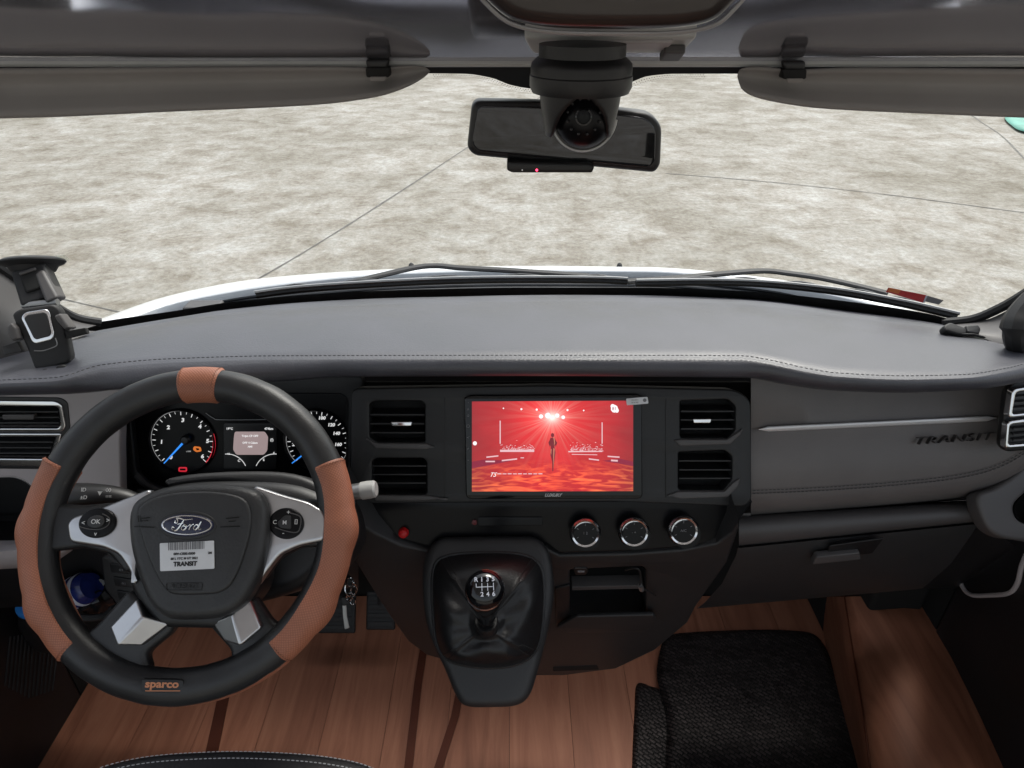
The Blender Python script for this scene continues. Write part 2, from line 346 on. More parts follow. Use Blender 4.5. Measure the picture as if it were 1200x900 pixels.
def screen_mat():
    m = bpy.data.materials.new('screen_picture'); m.use_nodes = True; t = m.node_tree; b = t.nodes['Principled BSDF']; L = t.links.new; MT['screen_picture'] = m
    b.inputs['Base Color'].default_value = (.01,.01,.01,1); b.inputs['Roughness'].default_value = .15
    uv = nd(t, 'ShaderNodeUVMap'); sx = nd(t, 'ShaderNodeSeparateXYZ'); L(uv.outputs[0], sx.inputs[0])
    def M(op, a, c=None, cl=False):
        n = nd(t, 'ShaderNodeMath', operation=op, use_clamp=cl)
        for i, v in enumerate((a, c)):
            if v is None: continue
            if isinstance(v, (int, float)): n.inputs[i].default_value = v
            else: L(v, n.inputs[i])
        return n.outputs[0]
    X, Y = sx.outputs[0], sx.outputs[1]
    dx = M('MULTIPLY', M('SUBTRACT', X, .5), 1.78); dy = M('SUBTRACT', Y, .82)
    d = M('SQRT', M('ADD', M('MULTIPLY', dx, dx), M('MULTIPLY', M('MULTIPLY', dy, dy), 1.6)))
    glow = M('POWER', 2.718, M('MULTIPLY', d, -4.2)); core = M('POWER', 2.718, M('MULTIPLY', d, -17))
    ang = M('ARCTAN2', dx, dy)
    cx = nd(t, 'ShaderNodeCombineXYZ'); L(M('MULTIPLY', ang, 4.5), cx.inputs[0]); L(M('MULTIPLY', d, .5), cx.inputs[1])
    nz = nd(t, 'ShaderNodeTexNoise'); nz.inputs['Scale'].default_value = 2.6; nz.inputs['Detail'].default_value = 4; L(cx.outputs[0], nz.inputs['Vector'])
    rays = M('MULTIPLY', M('SUBTRACT', nz.outputs['Fac'], .42, True), M('MULTIPLY', glow, 4))
    # stage floor: streaks that spread from the middle
    fl = M('MULTIPLY', M('SUBTRACT', .36, Y, True), 4.5, True)
    pers = M('DIVIDE', M('SUBTRACT', X, .5), M('MAXIMUM', M('SUBTRACT', .55, Y), .12))
    c2 = nd(t, 'ShaderNodeCombineXYZ'); L(M('MULTIPLY', pers, 2.2), c2.inputs[0]); L(M('MULTIPLY', Y, 16), c2.inputs[1])
    n2 = nd(t, 'ShaderNodeTexNoise'); n2.inputs['Scale'].default_value = 1.5; n2.inputs['Detail'].default_value = 5; n2.inputs['Distortion'].default_value = .8; L(c2.outputs[0], n2.inputs['Vector'])
    fs = M('MULTIPLY', M('MULTIPLY', M('SUBTRACT', n2.outputs['Fac'], .44, True), 5), fl)
    n3 = nd(t, 'ShaderNodeTexNoise'); n3.inputs['Scale'].default_value = 4; n3.inputs['Detail'].default_value = 5; L(uv.outputs[0], n3.inputs['Vector'])
    base = M('ADD', .34, M('MULTIPLY', n3.outputs['Fac'], .35))
    edge = M('SUBTRACT', 1, M('MULTIPLY', M('MULTIPLY', dx, dx), .55))
    rr = M('MULTIPLY', M('ADD', M('ADD', base, M('MULTIPLY', glow, .7)), M('MULTIPLY', fs, .6)), edge)
    gg = M('ADD', M('ADD', M('MULTIPLY', base, .012), M('MULTIPLY', M('ADD', rays, M('MULTIPLY', glow, .12)), .26)), M('ADD', M('MULTIPLY', core, 1.1), M('MULTIPLY', fs, .12)))
    bb = M('ADD', M('ADD', M('MULTIPLY', base, .02), M('MULTIPLY', M('ADD', rays, M('MULTIPLY', glow, .12)), .2)), M('ADD', M('MULTIPLY', core, 1.0), M('MULTIPLY', fs, .03)))
    cc = nd(t, 'ShaderNodeCombineColor'); L(rr, cc.inputs[0]); L(gg, cc.inputs[1]); L(bb, cc.inputs[2])
    L(cc.outputs[0], b.inputs['Emission Color']); b.inputs['Emission Strength'].default_value = .6
screen_mat()
# ------------------------------------------------------------------ outside: ground, bonnet, cowl, wipers
GZ = -0.75
def grid(name, x0, x1, y0, y1, z, n, m, f=None, **k):
    V = [(x0 + (x1-x0)*i/n, y0 + (y1-y0)*j/n, z + (f(x0 + (x1-x0)*i/n, y0 + (y1-y0)*j/n) if f else 0)) for j in range(n+1) for i in range(n+1)]
    return mk(name, V, [(j*(n+1)+i, j*(n+1)+i+1, (j+1)*(n+1)+i+1, (j+1)*(n+1)+i) for j in range(n) for i in range(n)], m, **k)
ground = struct(grid('ground', -220, 220, -220, 220, GZ, 8, 'concrete'))
def joint(pts, wid):
    P = sm([UZ(x, y, GZ + .004) for x, y in pts], 8, False); L, Rr = [], []
    for i, p in enumerate(P):
        t = P[min(i+1, len(P)-1)] - P[max(i-1, 0)]; s = Vector((-t.y, t.x, 0)).normalized() * wid * (.6 + .8*random.random())
        L.append(p + s); Rr.append(p - s)
    return loft('joint', [L, Rr], 'joint_grey', ground)
joint([(300, 328), (360, 293), (440, 243), (520, 191), (600, 137), (690, 72)], .011)
joint([(780, 203), (900, 213), (1040, 228), (1200, 249), (1330, 266)], .009)
joint([(-60, 318), (60, 347), (160, 370)], .006)
joint([(1120, 122), (1150, 143), (1175, 160), (1205, 190), (1240, 220)], .012)
gp = [(1178,137),(1215,126),(1300,130),(1310,165),(1240,162),(1205,158),(1188,152)]
q = sm([UZ(x, y, GZ) for x, y in gp], 6); c = sum(q, Vector()) / len(q)
rings = []
for k in range(7):
    s = k / 6; rings.append([c + (p - c) * s + Vector((0, 0, .03 + .09 * abs(noise.noise(Vector((p.x*s*1.3, p.y*s*1.3, 3)))) * (1 if k < 6 else .1))) for p in q])
tag(loft('plastic_sheet', rings, 'green_sheet', closed=True, cap=False, solid=.004), 'green plastic sheet lying on the pale concrete yard beyond the windscreen', 'sheet')

PXS = list(range(-120, 1321, 15))
def zr(pts, z, xs=PXS, dy=0): return [UZ(x, y + dy, z) for x, y in zip(xs, hermite(pts, xs))]
def yr(pts, yy, xs): return [UY(x, y, yy) for x, y in zip(xs, hermite(pts, xs))]
R0 = [(-120,470),(0,419),(60,400),(100,391),(140,383.5),(200,373),(270,362),(370,353.5),(500,348),(620,346),(750,346),(870,349.5),(1000,365),(1090,378),(1140,389),(1200,410),(1320,460)]
R1 = [(-120,452),(0,447),(65,444),(120,429),(200,422),(330,418.5),(560,418),(800,418),(870,418.5),(900,423),(940,432),(980,438.5),(1060,442),(1130,440.5),(1180,433),(1200,428),(1320,400)]
R2 = [(-120,470),(0,463),(80,461),(130,456),(200,451),(330,446),(400,441),(600,440),(880,442),(920,449),(980,457),(1060,460),(1150,456),(1200,447),(1320,425)]
FR = [(100,380),(140,373.5),(200,365),(270,354),(370,344.5),(500,339),(620,337),(750,337),(870,341),(1000,354),(1090,368),(1120,376)]
BN = [(60,398),(115,375),(200,346),(300,327),(400,318.5),(480,314.5),(600,311.5),(760,313),(880,323),(1000,344),(1090,370),(1140,390)]
BR = [(60,412),(115,388),(160,371),(200,357),(250,346.5),(300,338),(400,326.5),(480,321),(600,318),(760,319),(880,330),(1000,352),(1090,380),(1140,400)]
bx_ = list(range(112, 1100, 12))
bon = thing('bonnet', (.03, 1.6, .3), 'white painted bonnet edge seen past the wipers', 'bonnet')
f0 = zr(BN, .78, bx_); f1 = zr(BR, .825, bx_)
rl = [[p + Vector((0, .012, -.03)) for p in f1], f1, [a.lerp(b, .5) + Vector((0, 0, .006)) for a, b in zip(f1, f0)], f0,
      [Vector((p.x * 1.02, p.y + .03, p.z - .03)) for p in f0], [Vector((p.x * 1.03, p.y + .06, p.z - .11)) for p in f0], [Vector((p.x * 1.03, p.y + .08, p.z - .5)) for p in f0]]
loft('panel', rl, 'white_paint', bon, ang=180)
for x, y in ((482, 311), (726, 311)):
    p = UZ(x, y, .79); lathe('washer_nozzle', p - Vector((0, 0, .012)), (0, 0, 1), [(.008, 0), (.008, .008), (.006, .016), (.002, .019)], 'rubber', bon, n=12)
cow = thing('cowl_panel', (.03, 1.3, .8), 'dark grey ribbed plastic cowl below the windscreen', 'cowl panel')
cx_ = list(range(130, 1086, 10))
c0 = zr(BR, .80, cx_); c1 = zr(R0, .86, cx_, -3)
loft('tray', [[p.lerp(q_, t) + Vector((0, 0, -.02*math.sin(math.pi*t))) for p, q_ in zip(c0, c1)] for t in (0, .25, .5, .75, 1)], 'cowl', cow)
for t in (.25, .4, .55, .7, .85):
    tube('rib', [p.lerp(q_, t) + Vector((0, 0, .004 - .02*math.sin(math.pi*t))) for p, q_ in zip(c0, c1)][6:-6], .003, 'cowl', cow, n=5)
box('drain_cover', UZ(235, 356, .88) - Vector((.03, .02, .03)), UZ(235, 356, .88) + Vector((.04, .02, .0)), 'grey_plastic', cow, bev=.004)

# ------------------------------------------------------------------ windscreen
HY, HZ = .82, 1.3655
def gy(x, z):
    yb = 1.171 - .30 * (x - .02) ** 2; return yb + (z - .955) / (HZ - .955) * (HY - yb)
def GS(px, py, off=0):
    d = ray(px, py); a, b = .3, 1.6
    for _ in range(40):
        t = (a + b) / 2; p = CAM + d * t
        if p.y > gy(p.x, p.z) - off: b = t
        else: a = t
    return CAM + d * a
ws = thing('windscreen', (.02, 1.15, .95), 'wide clear windscreen with black border looking onto concrete', 'windscreen')
loft('glass_pane', [[Vector((x, gy(x, z), z)) for x in [-.86 + .0436*i for i in range(41)]] for z in (.945, 1.0, 1.08, 1.16, 1.25, 1.33, 1.37)], 'glass', ws, ang=180)
fx = list(range(88, 1131, 8))
loft('border', [[GS(x, y + 8, .003) for x, y in zip(fx, hermite(R0, fx))], [GS(x, y, .003) for x, y in zip(fx, hermite(FR, fx))]], 'void_black', ws, ang=180)
fx = list(range(-60, 1261, 8))
TOPB = [(-60,86),(500,86),(545,86.5),(575,91),(600,100),(625,104),(660,105),(710,104),(735,98),(760,89),(790,86.5),(1260,86)]
loft('border', [[GS(x, 70, .003) for x in fx], [GS(x, y, .003) for x, y in zip(fx, hermite(TOPB, fx))]], 'void_black', ws, ang=180)
# the dotted fringe of the border by the mirror: one strip of tiny dots
dv, df = [], []
for row in range(3):
    for x, y in zip(range(508, 640, 3), hermite(TOPB, range(508, 640, 3))):
        for xx in (x, 1332 - x):
            p = GS(xx + (row % 2) * 1.5, y + 1.6 + row * 2.2, .003); r_ = .00042 * (1 - row * .22); b0 = len(dv)
            dv += [p + Vector((r_*1.2*math.cos(a), 0, r_*1.2*math.sin(a))) for a in (0, 1.05, 2.1, 3.14, 4.19, 5.24)]; df.append(tuple(range(b0, b0 + 6)))
o = mk('border_dots', dv, df, 'void_black', ws); o['kind'] = 'stuff'
for side in ([(-60,278),(0,314),(45,346),(85,371),(118,378)], [(1104,378),(1140,374),(1170,362),(1200,345),(1260,305)]):
    tube('seal', sm([GS(x, y, .006) for x, y in side], 6, False), .0075, 'rubber', ws)
st = thing('windscreen_sticker', GS(1080, 348, .004), 'small red and black sticker inside the windscreen corner', 'sticker')
def gquad(name, pts, m, par, off): return mk(name, [GS(x, y, off) for x, y in pts] + [GS(x, y, off - .0008) for x, y in pts], [(0,1,2,3),(7,6,5,4),(0,4,5,1),(1,5,6,2),(2,6,7,3),(3,7,4,0)], m, par)
gquad('red_field', [(1041,337),(1086,346),(1082,355),(1038,342)], 'sticker_red', st, .006)
gquad('orange_field', [(1043,337.2),(1056,339.8),(1053,344.5),(1040,341.2)], 'sticker_orange', st, .0068)
gquad('dark_field', [(1087,346.5),(1106,352),(1100,357),(1083,353)], 'grey_ink', st, .006)
gquad('white_line', [(1085,346.3),(1087,346.7),(1083.5,355),(1081.5,354.5)], 'print_white', st, .0068)

def wiper(arm, blade, label):
    w_ = thing('wiper', UZ(*arm[0], .87), label, 'wiper', 'windscreen wipers')
    tube('arm', sm([UZ(x, y, .895) for x, y in arm], 6, False), .010, 'rubber', w_, n=8, flat=.5)
    b = sm([UZ(x, y, .90) for x, y in blade], 8, False)
    tube('blade', b, .007, 'rubber', w_, n=6); tube('blade_spine', [p + Vector((0, -.004, .008)) for p in b], .0035, 'dull_silver', w_, n=6)
    for f in (.12, .3, .52, .72, .9):
        i = int(f * (len(b) - 9)); s = b[i:i+9:4] if i + 9 <= len(b) else b[-9::4]
        tube('bracket', sm([s[0], s[1] + Vector((0, .006, .008)), s[2]], 4, False), .004, 'cowl', w_, n=6)
wiper([(400,334),(445,323),(487,313.5),(512,311.5),(540,314),(590,316.5),(635,319.5),(690,323.5)], [(300,346),(345,340),(420,334.5),(520,329.5),(610,328),(700,328.5),(735,330)], 'wiper with a bent arm lying across the cowl nearer the phone holder')
wiper([(735,330),(790,326),(850,320.5),(895,317.5),(925,320.5),(960,325.5),(1000,334),(1040,344)], [(745,332),(830,331),(900,333.5),(980,342),(1060,356.5),(1122,371)], 'wiper whose blade ends by the red windscreen sticker')

# ------------------------------------------------------------------ roof: polished headliner, visors, console, lamp
hx = [-.98 + .049*i for i in range(41)]
SL = math.tan(R(24))
prof = [(HY, HZ)] + [(y, HZ + (HY - y) * SL) for y in (.76, .70, .64, .58, .5, .42)] + [(.32, 1.563), (.2, 1.595), (.05, 1.615), (-.3, 1.62), (-.62, 1.62), (-.62, 1.65), (-.3, 1.65), (.05, 1.645), (.2, 1.625), (.42, HZ + (HY - .42) * SL + .03), (HY + .005, HZ + .028)]
struct(loft('ceiling', [[Vector((x, y, z)) for x in hx] for y, z in prof], 'headliner', ang=50), 'polished grey headliner mirroring the dashboard and visors', 'headliner')
hd = tube('header_trim', [UY(x, 74.5, HY - .006) for x in range(-80, 1281, 40)], .0035, 'lamp_plastic'); tag(hd, 'thin pale trim strip along the top of the windscreen', 'trim strip')
PV = tilt(250, 90, .803, 0)
def visor(vt, vb_, clip, label, hinge):
    pts = vt + vb_
    v = thing('sun_visor', UY(*clip, .775), label, 'sun visor', 'sun visors')
    N = 48; x0, x1 = min(p[0] for p in pts), max(p[0] for p in pts); 
    xs_ = [x0 + (x1-x0)*(.5 - .5*math.cos(math.pi*i/N)) for i in range(N+1)]
    yt = hermite(vt, xs_); yb = hermite(vb_, xs_); rr_ = []
    for t, Yv in ((.5,.80),(.25,.796),(.06,.784),(0,.772),(.04,.766),(.14,.772),(.3,.780),(.42,.780),(.6,.772),(.8,.761),(.92,.7555),(.98,.757),(1,.763),(.98,.772),(.9,.785),(.5,.80)):
        rr_.append([UY(x, a + (b - a)*t, min(.8225, .811 + (Yv - .778)*.85*min(1, (b - a)/45 + .15))) for x, a, b in zip(xs_, yt, yb)])
    loft('panel', rr_, 'visor_fabric', v, ang=180)
    cx, cy = clip
    plate('clip', rp([(cx-13,cy-9),(cx+16,cy-9),(cx+15,cy+3),(cx-12,cy+3)], 3), PV, .016, 'void_black', v, front=.008)
    plate('bracket', rp([(cx-13,cy-17),(cx+15,cy-17),(cx+13,cy-6),(cx-11,cy-6)], 3), tilt(cx, cy - 12, .797, -10), .010, 'black_plastic', v, bev=.003)
    plate('label_tab', rp([(cx-8,cy+2),(cx+12,cy+2),(cx+10,cy+7),(cx-7,cy+7)], 2), PV, .003, 'visor_fabric', v, front=.011, bev=.0008)
visor([(-120,80),(60,79.5),(250,78),(380,77.5),(440,79),(480,76.5),(497,78),(504,83)], [(-120,141),(40,138),(200,131),(370,123),(440,114),(475,103),(498,90),(504,84)], (441, 88), 'grey padded sun visor above the phone holder and steering wheel', 1)
visor([(864,88),(867,81),(885,77.5),(930,81),(1000,79),(1140,80),(1320,82)], [(864,90),(868,103),(880,112),(905,119),(960,127),(1100,134),(1200,138),(1320,141)], (930, 90), 'grey padded sun visor above the dash lettering and glovebox', -1)
oc = thing('overhead_console', UY(718, 20, .58), 'dark brown glossy overhead console at the top of the windscreen', 'overhead console')
PO = tilt(718, 20, .575, -8)
oco = [(520,-64),(552,-16),(585,18),(612,31),(655,37),(720,38.5),(795,37),(838,28),(862,8),(884,-18),(905,-64)]
plate('housing', sm(oco, 5), PO, .09, 'console_brown', oc, bev=.014, res=4)
tube('rim', sm([PO.hit(x, y + 1, .004) for x, y in oco[1:-1]], 6, False), .0016, 'dull_silver', oc)
NH = (0, -math.sin(R(24)), -math.cos(R(24)))
rl_ = thing('roof_lamp', UY(715, 52, .66), 'grey roof lamp panel with a sliding switch above the dome camera', 'lamp')
PLm = Plane(UY(715, 53, .715), NH)
plate('panel', rp([(613,46),(818,44),(800,63),(624,64)], 5), PLm, .016, 'lamp_plastic', rl_, bev=.004)
plate('lens', rp([(650,51),(790,50),(780,59),(655,60)], 3), PLm, .004, 'light_plastic', rl_, front=.003)
for x in (655, 672, 788): pbox('switch', Plane(PLm.hit(x, 57), NH), -.010, -.012, .010, .012, 0, .008, 'grey_plastic', rl_, bev=.002)
pbox('switch', Plane(PLm.hit(663, 59), NH), -.006, -.01, .006, .01, .0, .02, 'rubber', rl_, bev=.002)

# dome camera hanging from the headliner
dc = thing('dome_camera', UY(682, 70, .68), 'black dome security camera with a ring of infrared lights over the mirror', 'camera')
A = UY(682, 66, .665); Bv = UY(683, 140, .665); ax = Vector((0, 0, -1))
K = .000765
lathe('base', A + Vector((0,0,-.002)), ax, [(50*K,-.012),(50*K,-.002),(54*K,0),(58*K,.003),(59*K,.006),(59*K,.012),(60*K,.013),(60*K,.022),(57*K,.027),(50*K,.0275)], 'black_plastic', dc, n=48)
for s0 in (0, math.pi):
    yk = []
    for r_, h_, sp2 in ((49,-.002,1.45),(48,.006,1.40),(47,.014,1.15),(45.5,.022,.95),(43.5,.030,.80),(41.5,.037,.66),(39.5,.042,.5)):
        yk.append([A + Vector((0, 0, -.024 - h_)) + Vector((math.cos(s0 + f*sp2), math.sin(s0 + f*sp2), 0)) * r_ * K for f in [-1 + i/8 for i in range(17)]])
    loft('yoke', yk, 'black_plastic', dc, ang=180, solid=.003)
ball = UY(684, 137, .664); rb = 37 * .00075
bl = lathe('ball', ball, (Vector((0,0,CAMZ - .03)) - ball), [(rb*math.cos(a), rb*math.sin(a)) for a in [-1.5 + .15*i for i in range(20)]], 'piano_black', dc, n=40, ang=180)
ax2 = (CAM - ball).normalized(); PB = Plane(ball + ax2 * rb * .955, ax2)
lathe('lens_ring', ball + ax2 * rb * .93, ax2, [(.0075,0),(.0075,.003),(.006,.0035),(.0058,.001)], 'gloss_black', bl, n=28)
for i in range(12):
    a = 2*math.pi*(i+.5)/12
    lathe('infrared_led', PB.at(.0148*math.cos(a), .0148*math.sin(a), -.0035), ax2, [(.0013,0),(.0013,.0022),(.0006,.003)], 'charcoal', bl, n=8)
tube('yoke_edge', [ball + Vector((math.cos(a)*rb*1.06, -.004, -math.sin(a)*rb*1.06)) for a in [math.pi*(.02+.96*i/20) for i in range(21)]], .0014, 'dull_silver', dc, n=6)

# mirror with a dash camera clipped below
PM = Plane(UY(661, 160, .80), (0.02, -.995, -.06))
mi = thing('rear_view_mirror', UY(661, 160, .80), 'wide black rear view mirror behind the dome camera', 'mirror')
mo = rp([(553,119),(640,121),(763,134),(777,148),(775,195),(768,204),(556,184),(547,175)], 11)
plate('housing', mo, PM, .028, 'black_plastic', mi, bev=.008, res=4)
mat('mirror_glass', (.07,.072,.076), .04, metal=.9)
plate('mirror_glass', rp([(560,124),(645,126),(756,138),(769,150),(768,189),(760,197),(562,178),(553,169)], 8), PM, .003, 'mirror_glass', mi, front=.001)
tube('stalk', [UY(662, 140, .82), UY(662, 118, .835), GS(664, 98, .004)], .009, 'black_plastic', mi)
dk = thing('dash_camera', UY(645, 197, .79), 'slim black dash camera with a red light under the mirror', 'camera')
PD = Plane(UY(645, 197, .792), (0, -1, -.05))
plate('body', rp([(594,190),(690,192),(697,196),(694,203),(600,203),(594,200)], 2), PD, .02, 'black_plastic', dk, bev=.003)
lathe('status_light', PD.hit(629, 199.2), (0,-1,0), [(.0014,0),(.0014,.001),(.0005,.0014)], mat('led_red', (.5,.02,.05), .4, emit=(1,.05,.12), es=2.0), dk, n=10)
lathe('status_light', PD.hit(612, 199.2), (0,-1,0), [(.0008,0),(.0008,.001),(.0003,.0012)], 'lit_dim', dk, n=8)

# ------------------------------------------------------------------ pillars, doors, bulkhead, floor
def pillar(A, B, m, label, hnd):
    p = thing('pillar_trim', UZ(*B[2], .98), label, 'pillar trim', 'windscreen pillar trims')
    a = sm([GS(x, y, .012) for x, y in A], 6, False); b = sm([UZ(x, y, .985) for x, y in B], 6, False)
    loft('trim', [[u.lerp(v, t) + Vector((0, -.03*math.sin(math.pi*t), .012*math.sin(math.pi*t))) for u, v in zip(a, b)] for t in (0, .15, .3, .5, .7, .85, 1)], m, p, ang=180)
    return p
pillar([(-90,262),(0,318),(45,350),(85,374),(114,381)], [(-90,450),(0,424),(40,410),(80,399),(114,388)], 'grey_plastic', 'grey windscreen pillar trim behind the phone holder', 0)
pr = pillar([(1102,381),(1150,376),(1180,364),(1200,350),(1270,305)], [(1102,386),(1150,396),(1180,408),(1200,416),(1270,445)], 'grey_plastic', 'grey windscreen pillar trim beside the dash vents with grab handle', 1)
tube('grab_handle', sm([UY(1200,415,.86), UY(1193,403,.845), UY(1191,388,.84), UY(1197,372,.85), UY(1215,352,.86)], 6, False), [.012]*3+[.016]*10+[.02]*12, 'rubber', pr, n=10)
bulk = box('bulkhead', (-1.1, 1.302, -.1), (1.1, 1.33, .80), 'void_black', bev=0); struct(bulk)
for x0, lab in ((-1.05, 'black door panel with ribbed speaker grille beside the steering wheel'), (.92, 'dark door panel with a grey rimmed pocket beside the glovebox')):
    d = thing('door_panel', (x0 + .02, .4, .0), lab, 'door')
    box('panel', (x0, -.7, -.02), (x0 + .04, 1.0, .90), 'black_plastic', d, bev=.01)
    box('leak_block', (x0 + .002, 1.0, -.02), (x0 + .038, 1.301, .72), 'void_black', d, bev=0)  # hidden piece added to block light leaking in between door and bulkhead
    if x0 < 0:
        for i in range(13):
            a = UX(12 + i*4.6, 732 + i*1.5 + 14*abs(i-6)/6, x0 + .04); b = UX(6 + i*4.6, 815 + i*.5 - 12*abs(i-6)/6, x0 + .04)
            tube('grille_rib', [a, b], .0022, 'rubber', d, n=6)
    else:
        tube('pocket_rim', sm([UX(x, y, x0 - .004) for x, y in ((1114,640),(1119,662),(1127,686),(1138,697),(1160,697.5),(1182,695),(1192,684),(1197,664),(1203,650))], 6, False), .0042, 'light_plastic', d)
        plate('pocket', rp([(x, y) for x, y in [UX(1120,655,x0).yz[:], UX(1130,694,x0).yz[:], UX(1185,692,x0).yz[:], UX(1199,650,x0).yz[:]]], .02), Plane((x0 - .001, 0, 0), (-1, 0, 0)), .002, 'void_black', d, px=False) if False else None
floor = struct(box('floor', (-1.05, -1.2, -.05), (.96, 1.30, -.012), 'void_black', bev=0), 'floor covered in reddish brown wood plank vinyl', 'floor')
pw = .139
for i in range(-8, 8):
    x0 = -.005 + i * pw; lo, hi = max(x0, -1.01), min(x0 + pw - .0009, .92)
    if hi - lo < .02: continue
    cuts = [-.9, random.uniform(-.3, .3), 1.295]
    for a, b in zip(cuts, cuts[1:]):
        P_ = [(lo, a + .001, -.012), (hi, a + .001, -.012), (hi, b - .001, -.012), (lo, b - .001, -.012), (lo, a + .001, 0), (hi, a + .001, 0), (hi, b - .001, 0), (lo, b - .001, 0)]
        me = bpy.data.meshes.new('plank'); c = Vector(((lo+hi)/2, (a+b)/2, -.012))
        me.from_pydata([tuple(Vector(v) - c) for v in P_], [], [(4,5,6,7),(0,4,7,3),(1,2,6,5),(0,1,5,4),(3,7,6,2)]); me.materials.append(MT['wood'])
        o = bpy.data.objects.new('plank', me); COL.objects.link(o); o.parent = floor; o.location = c - ORG[floor.name]; ORG[o.name] = c
for pts, wd in (([(499,745),(490,800),(478,905)], .009), ([(541,800),(533,840),(512,905)], .009), ([(275,770),(262,815),(243,905)], .013)):
    P = [UZ(x, y, .003) for x, y in pts]
    loft('seam_strip', [[p + Vector((-wd, 0, -.003)) for p in P], [p + Vector((-wd, 0, .001)) for p in P], [p + Vector((wd, 0, .001)) for p in P], [p + Vector((wd, 0, -.003)) for p in P]], 'strip_brown', floor)
def rowr(pts, z): return sm([UZ(x, y, z) for x, y in pts], 5, False)
ar = [rowr([(1014,960),(1004,900),(985,830),(970,765),(956,700)], .0), rowr([(1022,960),(1013,893),(1002,830),(990,765),(978,700)], .15), rowr([(1026,960),(1018,891),(1010,830),(1000,765),(989,700)], .205),
      rowr([(1045,955),(1036,890),(1026,828),(1015,764),(1003,699)], .225), rowr([(1100,950),(1092,890),(1082,828),(1070,764),(1056,699)], .235), rowr([(1150,950),(1140,890),(1128,828),(1114,764),(1098,699)], .225), rowr([(1190,960),(1180,900),(1165,828),(1148,764),(1130,700)], .17)]
ar = [[p + Vector((0, 0, .006*noise.noise(Vector((p.x*9, p.y*3, i))) if 0 < i < 6 else 0)) for p in r] for i, r in enumerate(ar)]
struct_o = loft('wheel_arch', ar, 'wood', ang=180); tag(struct_o, 'brown wood vinyl covering the raised wheel arch beside the black mat', 'wheel arch')
tube_o = tube('seam', [p + Vector((0, 0, .002)) for p in ar[2]], .0016, 'strip_brown', struct_o, n=6)
# woven mats in the passenger footwell
def mat_sheet(name, pts, z, label, bump):
    q = sm([UZ(x, y, z) for x, y in pts], 8); c = sum(q, Vector()) / len(q); rings = []
    for k in range(13):
        s = k / 12; rings.append([c + (p - c) * s + Vector((0, 0, (bump * noise.noise(Vector((p.x*s*6, p.y*s*6, 1))) if k < 12 else -.006))) for p in q])
    o = loft(name, rings, 'woven_mat', closed=True, ang=180, solid=.006); return tag(o, label, 'floor mat', 'woven floor mats')
mat_sheet('floor_mat', [(782,742),(850,737),(930,737),(962,748),(985,800),(1015,885),(1020,960),(900,960),(790,960),(782,840),(770,790),(776,752)], .020, 'large black woven floor mat in the passenger footwell', .004)
mat_sheet('floor_mat', [(747,800),(765,803),(800,815),(860,850),(900,960),(790,1000),(740,985),(741,900),(744,830)], .0085, 'black woven mat edge tucked under the larger mat', .002)
# ------------------------------------------------------------------ dashboard
PXM = .00128
dash = thing('dashboard', (.05, .85, 0), 'charcoal dashboard with stitched leather top pad and dark centre stack', 'dashboard')
r0, r1, r2 = zr(R0, .955), zr(R1, 1.01), zr(R2, .984)
rails = [[p + Vector((0, .015, -.03)) for p in r0]]
for t in (0, .05, .10, .14, .18, .24, .35, .5, .65, .8, .92, .975):
    rails.append([a.lerp(b, t) + Vector((0, 0, .012*math.sin(math.pi*t) + (.003 if t == .14 else 0) + .0012*noise.noise(Vector((a.x*5, t*6, 0))))) for a, b in zip(r0, r1)])
rails.append([p + Vector((0, 0, -.003)) for p in r1])
for t in (.1, .3, .5, .7, .9, 1): rails.append([a.lerp(b, t) + Vector((0, -.007*math.sin(math.pi*t), 0)) for a, b in zip(r1, r2)])
rails.append([p + Vector((0, .012, -.008)) for p in r2]); rails.append([p + Vector((0, .10, -.014)) for p in r2])
pad = loft('top_pad', rails, 'pad_leather', dash, ang=180)
def stitches(pts3, step, ln, r, m, parent, name='stitching'):
    V, Fc = [], []; L = [0]
    for a, b in zip(pts3, pts3[1:]): L.append(L[-1] + (b - a).length)
    def at(s):
        for i in range(len(L) - 1):
            if L[i+1] >= s: return pts3[i].lerp(pts3[i+1], (s - L[i]) / max(L[i+1] - L[i], 1e-9))
        return pts3[-1]
    s = 0
    while s < L[-1] - ln:
        a, b = at(s), at(s + ln); t = (b - a).normalized(); u = Vector((0,0,1)) - t * t.z
        u.normalize(); v = t.cross(u); base = len(V)
        for p, k in ((a, .6), (a.lerp(b, .5), 1.1), (b, .6)):
            V += [p + (u*math.cos(q) + v*math.sin(q)) * r * k for q in (0, 1.571, 3.142, 4.712)]
        for i in (0, 4):
            for j in range(4): Fc.append((base+i+j, base+i+(j+1) % 4, base+i+4+(j+1) % 4, base+i+4+j))
        s += step
    o = mk(name, V, Fc, m, parent); o['kind'] = 'stuff'; return o
stitches([UZ(x, y - 1.6, 1.0125) for x, y in zip(range(-40, 1241, 6), hermite(R1, range(-40, 1241, 6)))], .0062, .0042, .00065, 'thread_dark', dash)

